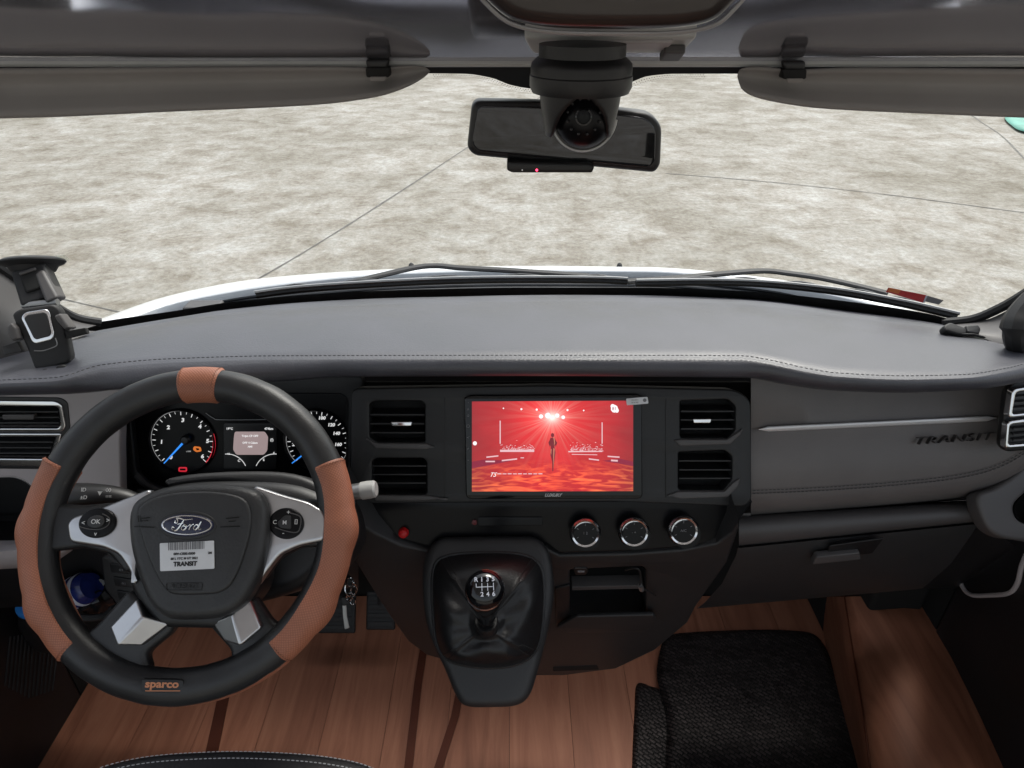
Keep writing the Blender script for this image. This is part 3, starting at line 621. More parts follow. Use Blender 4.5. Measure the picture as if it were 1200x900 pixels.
# --- centre fascia
PF = tilt(648, 522, .81, 25)
UL = rp([(433,473),(440,470),(494,470),(498,474),(498,518),(442,518),(433,512)], 3)
LL = rp([(436,540),(442,537),(496,537),(500,541),(500,579),(443,579),(436,573)], 3)
UR = rp([(797,470),(853,468),(862,476),(862,504),(853,513),(797,513)], 3)
LR = rp([(795,530),(850,528),(858,535),(858,562),(848,574),(795,574)], 3)
fo = rp([(411,455),(640,451.5),(862,456.5),(880,468),(881,586),(873,594),(720,588),(440,590),(411,588)], 10)
plate('fascia', fo, PF, .03, 'fascia_black', dash, holes=[UL, LL, UR, LR], bev=.0025)
plate('fascia_backing', [(p[0], p[1]) for p in rp([(405,448),(885,448),(885,598),(405,598)], 6)], PF, .02, 'void_black', dash, front=-.062)
def vent(par, hole, pl, ys, tab, depth=.03, m='black_plastic', tabm='chrome', slm='black_plastic'):
    f = [pl.hit(p[0], p[1], -.001) for p in hole]; b = [p - pl.n * depth for p in f]
    v = loft('air_vent', [f, b], 'void_black', par, closed=True); 
    n = len(b); mk('back', b, [tuple(range(n))], 'void_black', v)
    for y in ys:
        xs_ = []
        for p, q_ in zip(hole, hole[1:] + hole[:1]):
            if (p[1] - y) * (q_[1] - y) < 0: xs_.append(p[0] + (q_[0] - p[0]) * (y - p[1]) / (q_[1] - p[1]))
        a0, b0 = pl.ab(min(xs_) + .6, y, -.006); a1, b1 = pl.ab(max(xs_) - .6, y, -.006)
        c = .0011; V = []
        for a, bb in ((a0, b0), (a1, b1)):
            V += [pl.at(a, bb + c, -.005), pl.at(a, bb - c, -.005), pl.at(a, bb - c + .006, -.026), pl.at(a, bb + c + .006, -.026)]
        mk('slat', V, [(0,1,5,4),(1,2,6,5),(2,3,7,6),(3,0,4,7),(0,1,2,3),(7,6,5,4)], slm, v, bev=.0004)
    if tab:
        plate('tab', rp([(tab[0],tab[1]),(tab[2],tab[1]-.3),(tab[2]-1,tab[3]),(tab[0]+1,tab[3])], 1.5), pl, .008, tabm, v, front=.0015, bev=.0012)
    return v
vent(dash, UL, PF, (486,496.5,507), (458,494.5,483,499.5)); vent(dash, LL, PF, (546,556,566), None)
vent(dash, UR, PF, (482,492,502.5), (812,491,834,496)); vent(dash, LR, PF, (540,550.5,560.5), None)
for p in ([(428,513),(441,519.5),(498,519.5),(510,524),(500,527),(440,526)], [(434,576),(442,580.5),(500,580.5),(526,585),(500,587),(440,587)], [(790,516),(797,515),(852,515),(864,507),(871,502),(868,510),(856,521),(797,523)], [(782,581),(795,576),(849,576),(860,565),(868,560),(866,570),(853,583),(797,585)]):
    plate('vent_lip', rp(p, 2), PF, .006, 'grey_plastic', dash, front=.0035, bev=.002)
for x, y0, y1 in ((780, 468, 583), (520, 466, 584)):
    plate('seam_ridge', [(x,y0),(x+1.2,y0),(x+1.2,y1),(x,y1)], PF, .003, 'black_plastic', dash, front=.001, bev=.0004)

# --- cluster surround and driver side panel
PC = tilt(290, 515, .86, 20)
plate('cluster_surround', rp([(132,440),(425,440),(425,600),(150,610),(138,560)], 8), PC, .02, 'black_plastic', dash, holes=[rp([(150,462),(408,462),(408,555),(380,574),(190,576),(160,560)], 14)], bev=.003)
plate('surround_edge', rp([(132,500),(139,496),(143,545),(152,582),(146,586),(136,570)], 3), PC, .03, 'black_plastic', dash, front=.022)
tube('hood_lip', sm([PC.hit(x, y, .012) for x, y in ((160,556),(176,570),(205,577),(270,574),(340,573),(385,580),(410,592))], 6, False), .006, 'charcoal', dash)
loft('binnacle_shelf', [[PC.hit(x, y, o_) for x, y in ((150,572),(220,580),(300,578),(380,582),(420,596))] for o_, in ((.0,), (.03,), (.06,))], 'black_plastic', dash)
PLs = tilt(60, 520, .815, 15)
v1 = [(-58,476),(66,476),(69,479),(71,499),(68,502),(-58,502)]; v2 = [(-58,512),(65,512),(57,539),(-58,538)]
pk = rp([(-110,562),(20,559),(38,570),(45,600),(38,632),(24,640),(-110,640)], 10)
plate('side_panel', rp([(-140,440),(143,456),(140,520),(142,604),(70,650),(-140,690)], 6), PLs, .02, 'light_plastic', dash, holes=[v1, v2, pk], bev=.003)
va = vent(dash, v1, PLs, (482.5,489,495.5), (2,486,40,492), tabm='grey_plastic', slm='charcoal')
vb = vent(dash, v2, PLs, (518,524.5,531), None, slm='charcoal')
plate('frame', rp([(-62,469),(64,470),(72,474),(77,500),(73,506),(-62,506.5)], 4), PLs, .008, 'chrome', va, holes=[rp([(-58,476),(65,476.5),(68.5,479),(71,498),(68,502),(-58,502)], 3)], bev=.0014, front=.004)
plate('frame', rp([(-62,508),(72,508),(64,542),(58,547),(-62,545)], 3), PLs, .008, 'chrome', vb, holes=[rp([(-58,512),(66,512),(58,535),(55,538),(-58,537)], 2)], bev=.0014, front=.004)
plate('vent_surround', rp([(-64,464),(70,466),(79,471),(82,502),(70,550),(-64,549)], 5), PLs, .004, 'black_plastic', dash, holes=[v1, v2], bev=.001, front=.0015)
f = [PLs.hit(p[0], p[1], -.018) for p in pk]; b = [p - PLs.n * .09 for p in f]
pko = loft('cubby', [f, b], 'black_plastic', dash, closed=True); mk('back', b, [tuple(range(len(b)))], 'black_plastic', pko)
loft('side_shelf', [[UY(x, y + d, yy) for x, y in ((-100,648),(0,642),(40,640),(66,633),(85,620))] for d, yy in ((-6,.80),(-3,.765),(4,.75),(12,.748),(20,.752),(24,.775),(25,.83))], 'light_plastic', dash)
loft('knee_panel', [[UY(x, y, yy) for x, y in zip(range(-100, 440, 40), hermite([(-100,y0+10),(80,y0),(430,y1)], range(-100, 440, 40)))] for y0, y1, yy in ((600,590,.87),(640,620,.855),(690,668,.855),(708,688,.875),(706,686,1.0))], 'black_plastic', dash)
# switch panel under the side cubby
PSw = tilt(135, 690, .80, 20)
sw = plate('switch_panel', rp([(118,652),(128,650),(152,668),(160,706),(140,714),(122,690)], 4), PSw, .03, 'charcoal', dash, bev=.004)
for y in (660, 676, 692):
    plate('switch', rp([(128+ (y-660)*.25,y),(150+(y-660)*.2,y+3),(153+(y-660)*.2,y+13),(130+(y-660)*.3,y+11)], 2), PSw, .006, 'black_plastic', sw, front=.003)
    text('marking', '0/1', .004, PSw, 142 + (y-660)*.2, y + 8, 'grey_ink', sw, front=.0035, rot=R(-15))
tube('cubby_rim', sm([UY(x, y, .80) for x, y in ((72,690),(84,718),(100,724),(122,722),(134,712))], 6, False), .006, 'charcoal', dash)

# --- climate panel and knobs
hv = [(414,588),(884,586),(872,602),(858,622),(838,635),(800,641),(740,645.5),(655,648),(640,636),(500,640),(470,632),(440,618),(414,598)]
cl = plate('climate_panel', rp(hv, 6), PF, .02, 'piano_black', dash, front=-.004, bev=.002)
for x, y, g in ((686,625,'fan'), (743,624,'temp'), (801,622,'mode')):
    c = PF.hit(x, y, -.003)
    kn = lathe('climate_knob', c, PF.n, [(.0235,0),(.0225,.004),(.0215,.012),(.0205,.018),(.0,.018)], 'piano_black', cl, n=40)
    c2 = PF.hit(x, y, .014)
    lathe('ring', c2 - PF.n*.004, PF.n, [(.0168,0),(.0216,.0),(.0218,.004),(.0200,.0065),(.0176,.0050),(.0168,.002)], 'chrome', kn, n=48)
    PK = Plane(PF.hit(x, y, .0155), PF.n)
    for i in range(5):
        a = R(210 - i*60); q0 = PK.at(.0115*math.cos(a), .0115*math.sin(a), 0)
        tube('mark', [q0, PK.at(.0145*math.cos(a), .0145*math.sin(a), 0)], .0005, 'grey_ink', kn, n=5)
    text('marking', {'fan': '1 2', 'temp': '- +', 'mode': 'A/C'}[g], .004, PK, x, y, 'grey_ink', kn)
rb_ = lathe('power_socket_light', PF.hit(473, 624, -.003), PF.n, [(.008,0),(.0075,.004),(.006,.0085),(.003,.0105),(.0,.011)], 'red_button', cl, n=24)
lathe('hazard_light', PF.hit(556, 612, -.0035), PF.n, [(.004,0),(.004,.0015),(.001,.002)], mat('dark_red', (.12,.006,.008), .4), cl, n=16)
plate('slot', rp([(560,606),(636,606),(636,616),(560,617)], 2), PF, .003, 'piano_black', cl, front=-.0025, bev=.0006)

# --- lower stack
PLB = Plane(UY(700, 650, .75), (0, -1, -.25))
lb = [(398,598),(440,626),(470,640),(500,646),(640,644),(656,652),(740,650),(800,645.5),(840,638),(858,624),(866,612),(866,620),(852,660),(832,688),(815,712),(806,730),(768,762),(722,784),(660,792),(590,792),(500,768),(478,752),(455,720),(432,684),(405,640)]
po = rp([(668,668),(752,664),(757,668),(757,724),(668,726)], 3)
low = plate('lower_stack', lb, PLB, .10, 'charcoal', dash, holes=[po], bev=.004)
f = [PLB.hit(p[0], p[1], -.003) for p in po]; b = [p - PLB.n * .08 for p in f]
cv = loft('tray_recess', [f, b], 'black_plastic', dash, closed=True); mk('back', b, [tuple(range(len(b)))], 'void_black', cv)
plate('tray_lip', rp([(676,723),(767,721),(769,727),(757,741),(664,742),(652,736)], 3), PLB, .008, 'charcoal', dash, front=.016, bev=.0025)
plate('tray_side', rp([(650,690),(668,686),(668,727),(652,737)], 2), PLB, .01, 'black_plastic', dash, front=.004, bev=.002)
plate('tray_shelf', rp([(670,688),(754,686),(754,690),(670,692)], 1), PLB, .02, 'grey_plastic', dash, front=-.012, bev=.001)
us = plate('usb_socket', rp([(672,666),(688,666),(690,670),(686,674),(674,674)], 2), PLB, .004, 'black_plastic', dash, front=.0015)
plate('usb_tongue', rect(677,669,685,671), PLB, .002, 'grey_ink', us, front=.002, bev=.0003)
plate('foot_vent', rp([(648,782),(700,780),(702,785),(648,787)], 1), PLB, .004, 'void_black', dash, front=.001)
# --- gear console pod
PG = Plane(UY(570, 630, .742), (0, -.7071, .7071))
gp_ = [(512,632),(540,629),(600,628),(628,630),(644,648),(650,690),(644,735),(630,790),(620,818),(604,829),(575,831),(548,830),(535,820),(520,785),(502,745),(494,700),(496,655)]
pod = plate('gear_console', sm(gp_, 5), PG, .14, 'charcoal', dash, bev=.014, res=5)
tube('boot_trim', sm([PG.hit(x, y, .0) for x, y in ((508,668),(524,652),(565,648),(610,650),(632,662),(637,690),(635,735),(628,762),(606,778),(570,782),(532,776),(514,760),(508,720))], 5), .003, 'black_plastic', dash, closed=True)

# --- passenger side
xs = list(range(880, 1300, 15))
Pp = [([(878,440),(1000,458),(1100,456),(1200,442),(1300,420)], .86), ([(878,455),(1000,470),(1100,466),(1200,452),(1300,430)], .852),
      ([(878,500),(1165,487),(1300,478)], .834), ([(878,503),(1165,490),(1300,481)], .837), ([(878,506),(1165,493),(1300,484)], .834),
      ([(878,540),(1100,528),(1200,508),(1300,470)], .812), ([(878,568),(950,566),(1100,554),(1150,545),(1180,534),(1200,522),(1300,450)], .795),
      ([(878,576),(950,573),(1100,561),(1150,552),(1180,541),(1200,529),(1300,457)], .7955), ([(878,580),(950,577),(1100,565),(1150,556),(1180,545),(1200,533),(1300,462)], .793),
      ([(878,594),(950,591),(1100,578),(1150,571),(1180,560),(1200,547),(1300,475)], .798), ([(878,603),(1000,594),(1100,585),(1150,578),(1180,566),(1200,552),(1300,480)], .812), ([(878,606),(1000,597),(1100,588),(1150,581),(1180,569),(1200,555),(1300,483)], .86)]
loft('passenger_panel', [yr(p, y, xs) for p, y in Pp], 'trim_leather', dash, ang=50)
for dy, m_ in ((0, 'thread_dark'), (3.6, 'thread_dark')):
    stitches([UY(x, y + dy - 1, .7925) for x, y in zip(range(882, 1250, 6), hermite(Pp[7][0], range(882, 1250, 6)))], .006, .0046, .0008, m_, dash)
PT = tilt(1030, 497, .832, 0)
tx = [889 + 279*i/24 for i in range(25)]; th_ = [min(1, (x - 888)/10, (1169 - x)/12) for x in tx]
loft('trim_strip', [[UY(x, 500.8 - 13.2*(x - 889)/279 + 2.4 + o_*k, .832 - d_*max(k, .2)) for x, k in zip(tx, th_)] for o_, d_ in ((-3.2,-.003),(-3.0,.0035),(-2.0,.0052),(0,.006),(2.0,.0062),(3.0,.005),(3.2,-.003))], 'bright_trim', dash, ang=180)
pa, pb = UY(1115, 491, .834), UY(1115, 528, .812); n_ = (pa - pb).cross(Vector((1, 0, 0))); n_ = n_ if n_.y < 0 else -n_
PTx = Plane(pa.lerp(pb, .6), n_)
text('lettering', 'TRANSIT', .0115, PTx, 1115, 514.5, 'trim_dark', dash, front=.0045, ext=.004, rot=R(4), shear=.35, wx=1.75, sp_=1.06, bold=-.0004)
def lin(pts, yy, n=14):
    (x0, y0), (x1, y1) = pts; return [UY(x0 + (x1-x0)*i/n, y0 + (y1-y0)*i/n, yy) for i in range(n+1)]
loft('shelf', [lin(p, y) for p, y in (([(866,602),(1152,585)],.86), ([(866,605),(1152,588)],.815), ([(866,611),(1151,593)],.797), ([(866,620),(1150,600)],.786), ([(866,631),(1150,607)],.783), ([(866,638),(1150,610)],.787), ([(866,640),(1150,611.5)],.80))], 'grey_plastic', dash, ang=180)
gb = loft('glovebox_lid', [lin(p, y) for p, y in (([(866,640),(1148,612)],.80), ([(865,642.5),(1146,614)],.789), ([(862,652),(1140,624)],.787), ([(846,684),(1115,660)],.80), ([(826,706),(1090,682)],.82), ([(817,713),(1080,690)],.84), ([(819,711),(1082,688)],1.0))], 'charcoal', dash, ang=50)
mk('lid_cheek', [UY(1148,612,.80), UY(1140,624,.787), UY(1115,660,.80), UY(1090,682,.82), UY(1080,690,.84), UY(1120,690,1.0), UY(1190,640,.9)], [(0,1,2,3,4,5,6)], 'black_plastic', dash)
PGb = tilt(985, 650, .784, -8)
plate('latch_plate', rp([(972,640),(1036,631),(1022,649),(968,656)], 2), PGb, .003, 'black_plastic', gb, front=.004, bev=.001)
plate('latch', rp([(952,662),(957,653),(1008,648),(1009,656)], 2), PGb, .012, 'grey_plastic', gb, front=.012, bev=.002)
PE = tilt(1180, 600, .765, 40)
cup = rp([(1187,592),(1215,566),(1255,560),(1265,618),(1215,618),(1192,610)], 14)
plate('end_shelf', sm([(1146,582),(1166,572),(1188,558),(1215,535),(1270,510),(1290,580),(1280,640),(1200,634),(1170,628),(1154,612)], 5), PE, .03, 'grey_plastic', dash, holes=[cup], bev=.006, res=3)
f = [PE.hit(p[0], p[1], -.004) for p in cup]; b = [p - PE.n * .09 for p in f]
cpv = loft('cup_recess', [f, b], 'black_plastic', dash, closed=True); mk('base', b, [tuple(range(len(b)))], 'black_plastic', cpv)
PRv = tilt(1190, 490, .79, 22)
plate('vent_surround', rp([(1180,456),(1190,447),(1260,436),(1260,522),(1180,530),(1173,522)], 6), PRv, .012, 'black_plastic', dash, bev=.003)
for o_, h_, ys in (([(1187,456),(1260,444),(1260,482),(1182,490)], [(1191,460),(1256,449),(1256,478),(1186.5,486)], (466,472.5,479)), ([(1181,494),(1260,484),(1260,520),(1178,526)], [(1184,498),(1256,489),(1256,516),(1182,522)], (503,509.5,516))):
    fr_ = plate('vent_frame', rp(o_, 5), PRv, .012, 'chrome', dash, holes=[rp(h_, 4)], bev=.0018, front=.012)
    for y in ys:
        a0, b0 = PRv.ab(1187, y, .005); a1, b1 = PRv.ab(1256, y - 6, .005)
        mk('slat', [PRv.at(a0, b0 + .001, .006), PRv.at(a1, b1 + .001, .006), PRv.at(a1, b1 - .001, .006), PRv.at(a0, b0 - .001, .006), PRv.at(a0, b0 + .003, .001), PRv.at(a1, b1 + .003, .001), PRv.at(a1, b1 + .001, .001), PRv.at(a0, b0 + .001, .001)],
           [(0,1,2,3),(4,7,6,5),(0,4,5,1),(3,2,6,7),(0,3,7,4),(1,5,6,2)], 'charcoal', fr_)
box('kick_panel', (.80, 1.05, -.01), (.92, 1.3, .62), 'void_black', dash, bev=.01)
tr = thing('dash_clip', UZ(1128, 388, .99), 'small black cable clip lying at the dash corner by the pillar', 'clip')
PCl = Plane(UZ(1128, 388, .992), (.1, -.5, .86))
plate('body', rp([(1106,381),(1114,377),(1133,384),(1134,391),(1126,392),(1108,387)], 3), PCl, .014, 'rubber', tr, front=.004, bev=.003)
plate('jaw', rp([(1132,381),(1146,380),(1150,385),(1148,391),(1134,389)], 2), PCl, .010, 'black_plastic', tr, front=.004, bev=.002)
tube('tail', [PCl.hit(x, y, .002) for x, y in ((1126,392),(1140,392),(1152,395),(1168,402))], .002, 'rubber', tr, n=6)

# ------------------------------------------------------------------ instrument cluster
ic = thing('instrument_cluster', PC.hit(290, 560), 'black instrument cluster with two round dials and a small display', 'instrument cluster')
PI = Plane(PC.at(0, 0, -.012), PC.n)
plate('face', rp([(140,456),(415,456),(415,585),(145,588)], 6), PI, .012, 'piano_black', ic)
def dial(cx, cy, r, a0, a1, n, labs, needle, nm):
    d = lathe('dial', PI.hit(cx, cy, .0005), PI.n, [(r*PXM*1.06,0),(r*PXM*1.08,.004),(r*PXM*1.03,.006),(r*PXM*1.0,.002),(.0,.0015)], 'gloss_black' if False else 'piano_black', ic, n=56)
    PDl = Plane(PI.hit(cx, cy, .0034), PI.n)
    for i in range(n + 1):
        a = R(a0 + (a1 - a0) * i / n); big = i % 2 == 0; ro = r * PXM * .97; ri = ro - (.0055 if big else .0035)
        c, s = math.cos(a), math.sin(a); wv = .0006 if big else .00035
        mk('tick', [PDl.at(ri*c - wv*s, ri*s + wv*c), PDl.at(ro*c - wv*s, ro*s + wv*c), PDl.at(ro*c + wv*s, ro*s - wv*c), PDl.at(ri*c + wv*s, ri*s - wv*c)], [(0,1,2,3)], 'lit_white', d)
    tube('scale_line', [PDl.at(r*PXM*math.cos(a), r*PXM*math.sin(a), .0003) for a in [R(a0 + (a1-a0)*i/40) for i in range(41)]], .0004, 'lit_dim', d, n=5)
    for s_, x, y in labs: text('number', s_, .0062 if nm == 'tach' else .005, PDl, x, y, 'lit_white', d, bold=.0003, wx=1.1, shear=.15)
    (x0, y0), (x1, y1) = needle
    p, q_ = PDl.hit(x0, y0, .005), PDl.hit(x1, y1, .005); t = (q_ - p).normalized(); s = PDl.n.cross(t)
    mk('needle', [p - s*.0017, p + s*.0017, q_ + s*.0007, q_ - s*.0007, p - s*.0017 - PDl.n*.0015, p + s*.0017 - PDl.n*.0015, q_ + s*.0007 - PDl.n*.0015, q_ - s*.0007 - PDl.n*.0015], [(0,1,2,3),(4,7,6,5),(0,4,5,1),(1,5,6,2),(2,6,7,3),(3,7,4,0)], 'lit_blue', d)
    return d, PDl
td, PDa = dial(214, 517, 38, 222, -45, 24, [('0',200,536),('1',189,518),('2',197,501),('3',214,492.5),('4',234,500),('5',243,517),('6',237,535)], ((219,514),(192,543)), 'tach')
lathe('needle_hub', PDa.hit(218, 515, .004), PDa.n, [(.0075,0),(.0075,.003),(.005,.006),(.0,.0065)], 'black_plastic', td, n=28)
ra = [R(14 - i*2.6) for i in range(24)]
loft('red_zone', [[PDa.at(k*PXM*38*math.cos(a), k*PXM*38*math.sin(a), .0006) for a in ra] for k in (.97, 1.06)], 'lit_red', td)
sdl, PDb = dial(372, 517, 38, 222, -45, 26, [('20',345,521),('80',362,489),('100',377,490),('120',388,498),('140',394,508),('160',396,521)], ((372,520),(342,543)), 'speed')
PN = Plane(PI.hit(290, 520, .003), PI.n)
ds = plate('display', rp([(262,496),(324,496),(324,550),(262,550)], 3), PN, .004, 'lcd_dark', ic, bev=.0006)
plate('message_box', rp([(275,506),(310,506),(314,512),(313,528),(309,533),(277,533),(273,527),(274,512)], 2), PN, .002, 'lcd_purple', ds, front=.001, bev=.0004)
for s_, x, y, h_ in (('19°C', 269, 502.5, .0036), ('474km', 315, 502.5, .0036), ('Trạm CF OFF', 293, 511, .0032), ('OFF 4 Calam', 293, 519, .0032), ('AMS', 293, 523.5, .0028), ('(!)', 318.5, 515.5, .0042), ('C', 280, 540, .0038), ('E', 309, 539, .0036), ('H', 268, 532, .003), ('F', 321, 531, .003)):
    text('readout', s_, h_, PN, x, y, 'lit_white' , ds, front=.0016, bold=.0001)
for c0_, a0, a1 in (((266,556),25,95), ((322,556),85,155)):
    tube('gauge_arc', [PN.hit(c0_[0] + 24*math.cos(R(a)), c0_[1] - 24*math.sin(R(a)), .001) for a in range(a0, a1 + 1, 5)], .0006, 'lit_white', ds, n=5)
plate('engine_light', rp([(227,523),(235,524),(236,529),(230,530),(226,527)], 1.5), PDa, .0012, 'lit_orange', td, front=.0012, bev=.0002, holes=[rp([(229,525),(233,525.5),(233.5,527.5),(230,528)], .8)])
br_ = plate('brake_light', rp([(209,547.5),(219,547.5),(219,553),(209,553)], 2), PI, .001, 'lit_red', ic, front=.004, bev=.0002, holes=[rp([(210.5,549),(217.5,549),(217.5,551.5),(210.5,551.5)], 1)])
text('brand_mark', 'x1000', .0022, PDa, 221, 529, 'lit_dim', td)
tube('trim_line', sm([PI.hit(x, y, .003) for x, y in ((241,484),(250,490),(260,492),(322,491.5))], 5, False), .0005, 'dull_silver', ic, n=5)
plate('reflection_bar', rect(239.5,470,242.5,556), PI, .001, 'grey_plastic', ic, front=.011, bev=.0003) if False else None

# ------------------------------------------------------------------ head unit
hu = thing('head_unit', PF.hit(648, 584), 'large black touch screen showing a red concert stage', 'touch screen')
plate('bezel', rp([(544,466),(551,463.5),(748,462),(752,465),(753,582),(749,584.5),(551,585),(546,582)], 3), PF, .016, 'screen_glass', hu, front=.009, bev=.0015)
PS = Plane(PF.at(0, 0, .0093), PF.n)
cs = [PS.hit(x, y) for x, y in ((553,576),(742,575.5),(742,469.5),(553,470.5))]
me = bpy.data.meshes.new('picture'); me.from_pydata([tuple(c) for c in cs], [], [(0,1,2,3)]); u = me.uv_layers.new(name='UVMap')
for i, q_ in enumerate(((0,0),(1,0),(1,1),(0,1))): u.data[i].uv = q_
scr = add('screen_picture', me, 'screen_picture', hu)
mat('px_pink', (.1,.05,.05), .5, emit=(1,.62,.66), es=.42); mat('px_white', (.1,.1,.1), .5, emit=(1,.93,.95), es=.55); mat('px_dark', (.02,.01,.01), .5, emit=(.2,.02,.03), es=.5); mat('px_amber', (.1,.05,.02), .5, emit=(1,.4,.25), es=.35); mat('px_maroon', (.02,.005,.01), .5, emit=(.28,.02,.05), es=.5)
def decal(name, polys, m, off=.0003):
    V, Fc = [], []
    for p in polys: Fc.append(tuple(range(len(V), len(V) + len(p)))); V += [PS.hit(x, y, off) for x, y in p]
    o = mk(name, V, Fc, m, scr); o['kind'] = 'stuff'; return o
def sp_rect(x0, y0, x1, y1, sk=0): return [(x0, y0), (x1, y0 + sk), (x1, y1 + sk), (x0, y1)]
random.seed(3)
decal('crowd', [sp_rect(x, y, x + random.uniform(.5, 1.6), y + random.uniform(.4, .8)) for _ in range(150) for x, y in [(random.uniform(586, 626), 529 - abs(random.gauss(0, 4)))]] + [sp_rect(x, y, x + random.uniform(.5, 1.6), y + random.uniform(.4, .8)) for _ in range(150) for x, y in [(random.uniform(668, 706), 529 - abs(random.gauss(0, 4)))]], 'px_pink')
decal('stage_edge', [sp_rect(586, 527, 626, 529.6), sp_rect(666, 528.5, 706, 528.5, 0)[:2] + [(706, 529.6), (666, 530)], sp_rect(585.5, 493, 586.8, 520), sp_rect(705, 495, 706.2, 520)], 'px_pink', .0005)
decal('stage_rigging', [sp_rect(570, 535, 584, 536.5, -1.5), sp_rect(569, 540, 580, 541.6), sp_rect(588, 539, 606, 540.6, -2), sp_rect(610, 536, 614, 537), sp_rect(690, 537, 702, 538.5, 1.5), sp_rect(712, 534, 726, 535.5, 1), sp_rect(716, 538.5, 724, 540.5, .5), sp_rect(670, 532, 700, 532.8, .6)], 'px_pink', .0005)
decal('spotlights', [ell(x, y, r, r, 10) for x, y, r in ((634,488,2.6),(642,487,3.4),(653,487,2.6),(660,489,2.2),(629,480,1.3),(665,480.5,1.2),(611,479.5,1.2),(684,481,.9),(590,478.5,.8))], 'px_white', .0005)
decal('performer', [ell(647.5, 510, 1.9, 2.6, 12), [(645,513),(650,513),(651.5,519),(649.5,524),(645.5,524),(644,519)], [(645.5,524),(649.8,524),(651,530),(649.5,541),(648.3,552),(647.2,552),(647,541),(645,533)], [(650,514),(653,519),(651,524),(650.6,521)], [(645,514),(642.6,519),(644.4,524),(644.8,521)]], 'px_dark', .0006)
decal('performer_highlight', [[(648.5,512.5),(649.6,513),(650.4,519),(649.3,523),(649.6,519)], [(648.6,525),(649.8,526),(649,540),(648.3,550),(648.5,540)], [(645.6,526),(646.2,526),(645.9,533),(645.4,531)]], 'px_amber', .0008)
decal('side_shadow', [[(553,541),(568,538.5),(600,540),(553,549)], [(742,541),(726,537.5),(706,540),(742,546)]], 'px_maroon', .0002)
decal('channel_logo', [ell(720, 479, 4.3, 4.6, 9), ell(718, 476, 2.6, 2.6, 8), ell(723, 481, 2.2, 2.8, 8)], 'px_white', .0006)
text('channel_letter', '81', .005, PS, 720, 479, 'px_maroon', scr, front=.0008)
text('caption_mark', 'TS', .0065, PS, 577, 556.5, 'px_white', scr, front=.0008, shear=.5, ext=.0001)
decal('caption', [sp_rect(583 + i*6, 554.6 + .2*(i % 2), 583 + i*6 + 4.6, 555.8) for i in range(9)], 'px_pink', .0006)
decal('pointer', [ell(556.5, 519.5, 2.4, 2.4, 14)], 'px_white', .0006)
for i, (y, g) in enumerate(((471.5,'-'),(480,'='),(486.5,'o'),(499.5,'O'),(513,'<'),(526,'+'),(539,'-'))): text('touch_key', g, .005, PS, 548.6, y, 'grey_ink', hu, front=.0003, ext=.0001)
text('maker_mark', 'LUXURY', .0046, PS, 648, 580.3, 'icon', hu, front=.0003, shear=.3, bold=.0002)
lb_ = plate('label_tag', rp([(733.5,467),(759,465),(760,473),(734.5,475)], 1.5), PF, .0015, 'white_paper', hu, front=.0112, bev=.0003)
PLt = Plane(PF.at(0, 0, .0113), PF.n)
for y, s_ in ((468.8, 'IIIII IIIIII II'), (471.8, 'IIII III IIIIII')): text('print', s_, .0019, PLt, 744, y, 'grey_ink', lb_, front=.0002, ext=.0001, rot=R(3))
lathe('seal_mark', PLt.hit(755.5, 469), PF.n, [(.0026,0),(.0026,.0003),(.0018,.0003)], 'grey_ink', lb_, n=16)
# ------------------------------------------------------------------ steering wheel
WE = R(43)
PW = Plane(UY(221, 620, .58), (0, -math.cos(WE), math.sin(WE)))
WR, Wr = .1676, .0192
def wang(px, py):
    a, b = PW.ab(px, py); return math.atan2(b, a)
sw = thing('steering_wheel', PW.p0 - Vector((0, 0, .2)), 'black and tan leather steering wheel with silver spokes and paper label', 'steering wheel')
def torus_seg(name, a0, a1, m, parent, rr=lambda a, f: Wr, n=80, nr=20, Rm=WR, ends=True, off=0, full=False):
    V, UVs = [], []; N = n if full else n + 1
    for i in range(N):
        a = a0 + (a1 - a0) * i / n; c, s = math.cos(a), math.sin(a); k = 1
        if ends and not full:
            e = min(i, n - i) / n; k = .90 if e == 0 else 1
        for j in range(nr):
            f = 2*math.pi*j/nr; r = rr(a, f) * k; q = Rm + r * math.cos(f)
            V.append(PW.at(q*c, q*s, r * math.sin(f) * .92 + off)); UVs.append((a * Rm, f * Wr))
    Fc = [(i*nr+j, i*nr+(j+1) % nr, ((i+1) % N)*nr+(j+1) % nr, ((i+1) % N)*nr+j) for i in range(N if full else n) for j in range(nr)]
    me = bpy.data.meshes.new(name); me.from_pydata([tuple(v) for v in V], [], Fc); u = me.uv_layers.new(name='UVMap')
    for p in me.polygons:
        w_ = max(p.vertices) - min(p.vertices)
        for li in p.loop_indices:
            vi = me.loops[li].vertex_index; x, y = UVs[vi]
            if (vi % nr) == 0 and any((v % nr) == nr - 1 for v in p.vertices): y = 2*math.pi*Wr
            u.data[li].uv = (x, y)
    bm = bmesh.new(); bm.from_mesh(me); bmesh.ops.recalc_face_normals(bm, faces=bm.faces); bm.to_mesh(me); bm.free()
    return add(name, me, m, parent, ang=60)
def wob(a, f): return Wr + .0002*math.sin(a*7) + .0005*noise.noise(Vector((math.cos(a)*9, math.sin(a)*9, f)))
torus_seg('rim', 0, 2*math.pi, 'rim_leather', sw, rr=wob, n=160, nr=24, full=True)
def grip(a, f):
    ff = (f + math.pi) % (2*math.pi) - math.pi      # the tan leather covers the outer half of the rim, ending in a thin edge on its face
    if ff > R(113) or ff < -R(140): return Wr - .0016
    out = max(0, math.cos(f)); return Wr + .0021 + .0042*out*max(0, math.cos(a*12.0))**1.2 + .0012*math.sin(a*12 + 1.5)*(1-out) + .0004*noise.noise(Vector((a*14, f*2, 5)))
def gtri(a): return grip(a, 0)
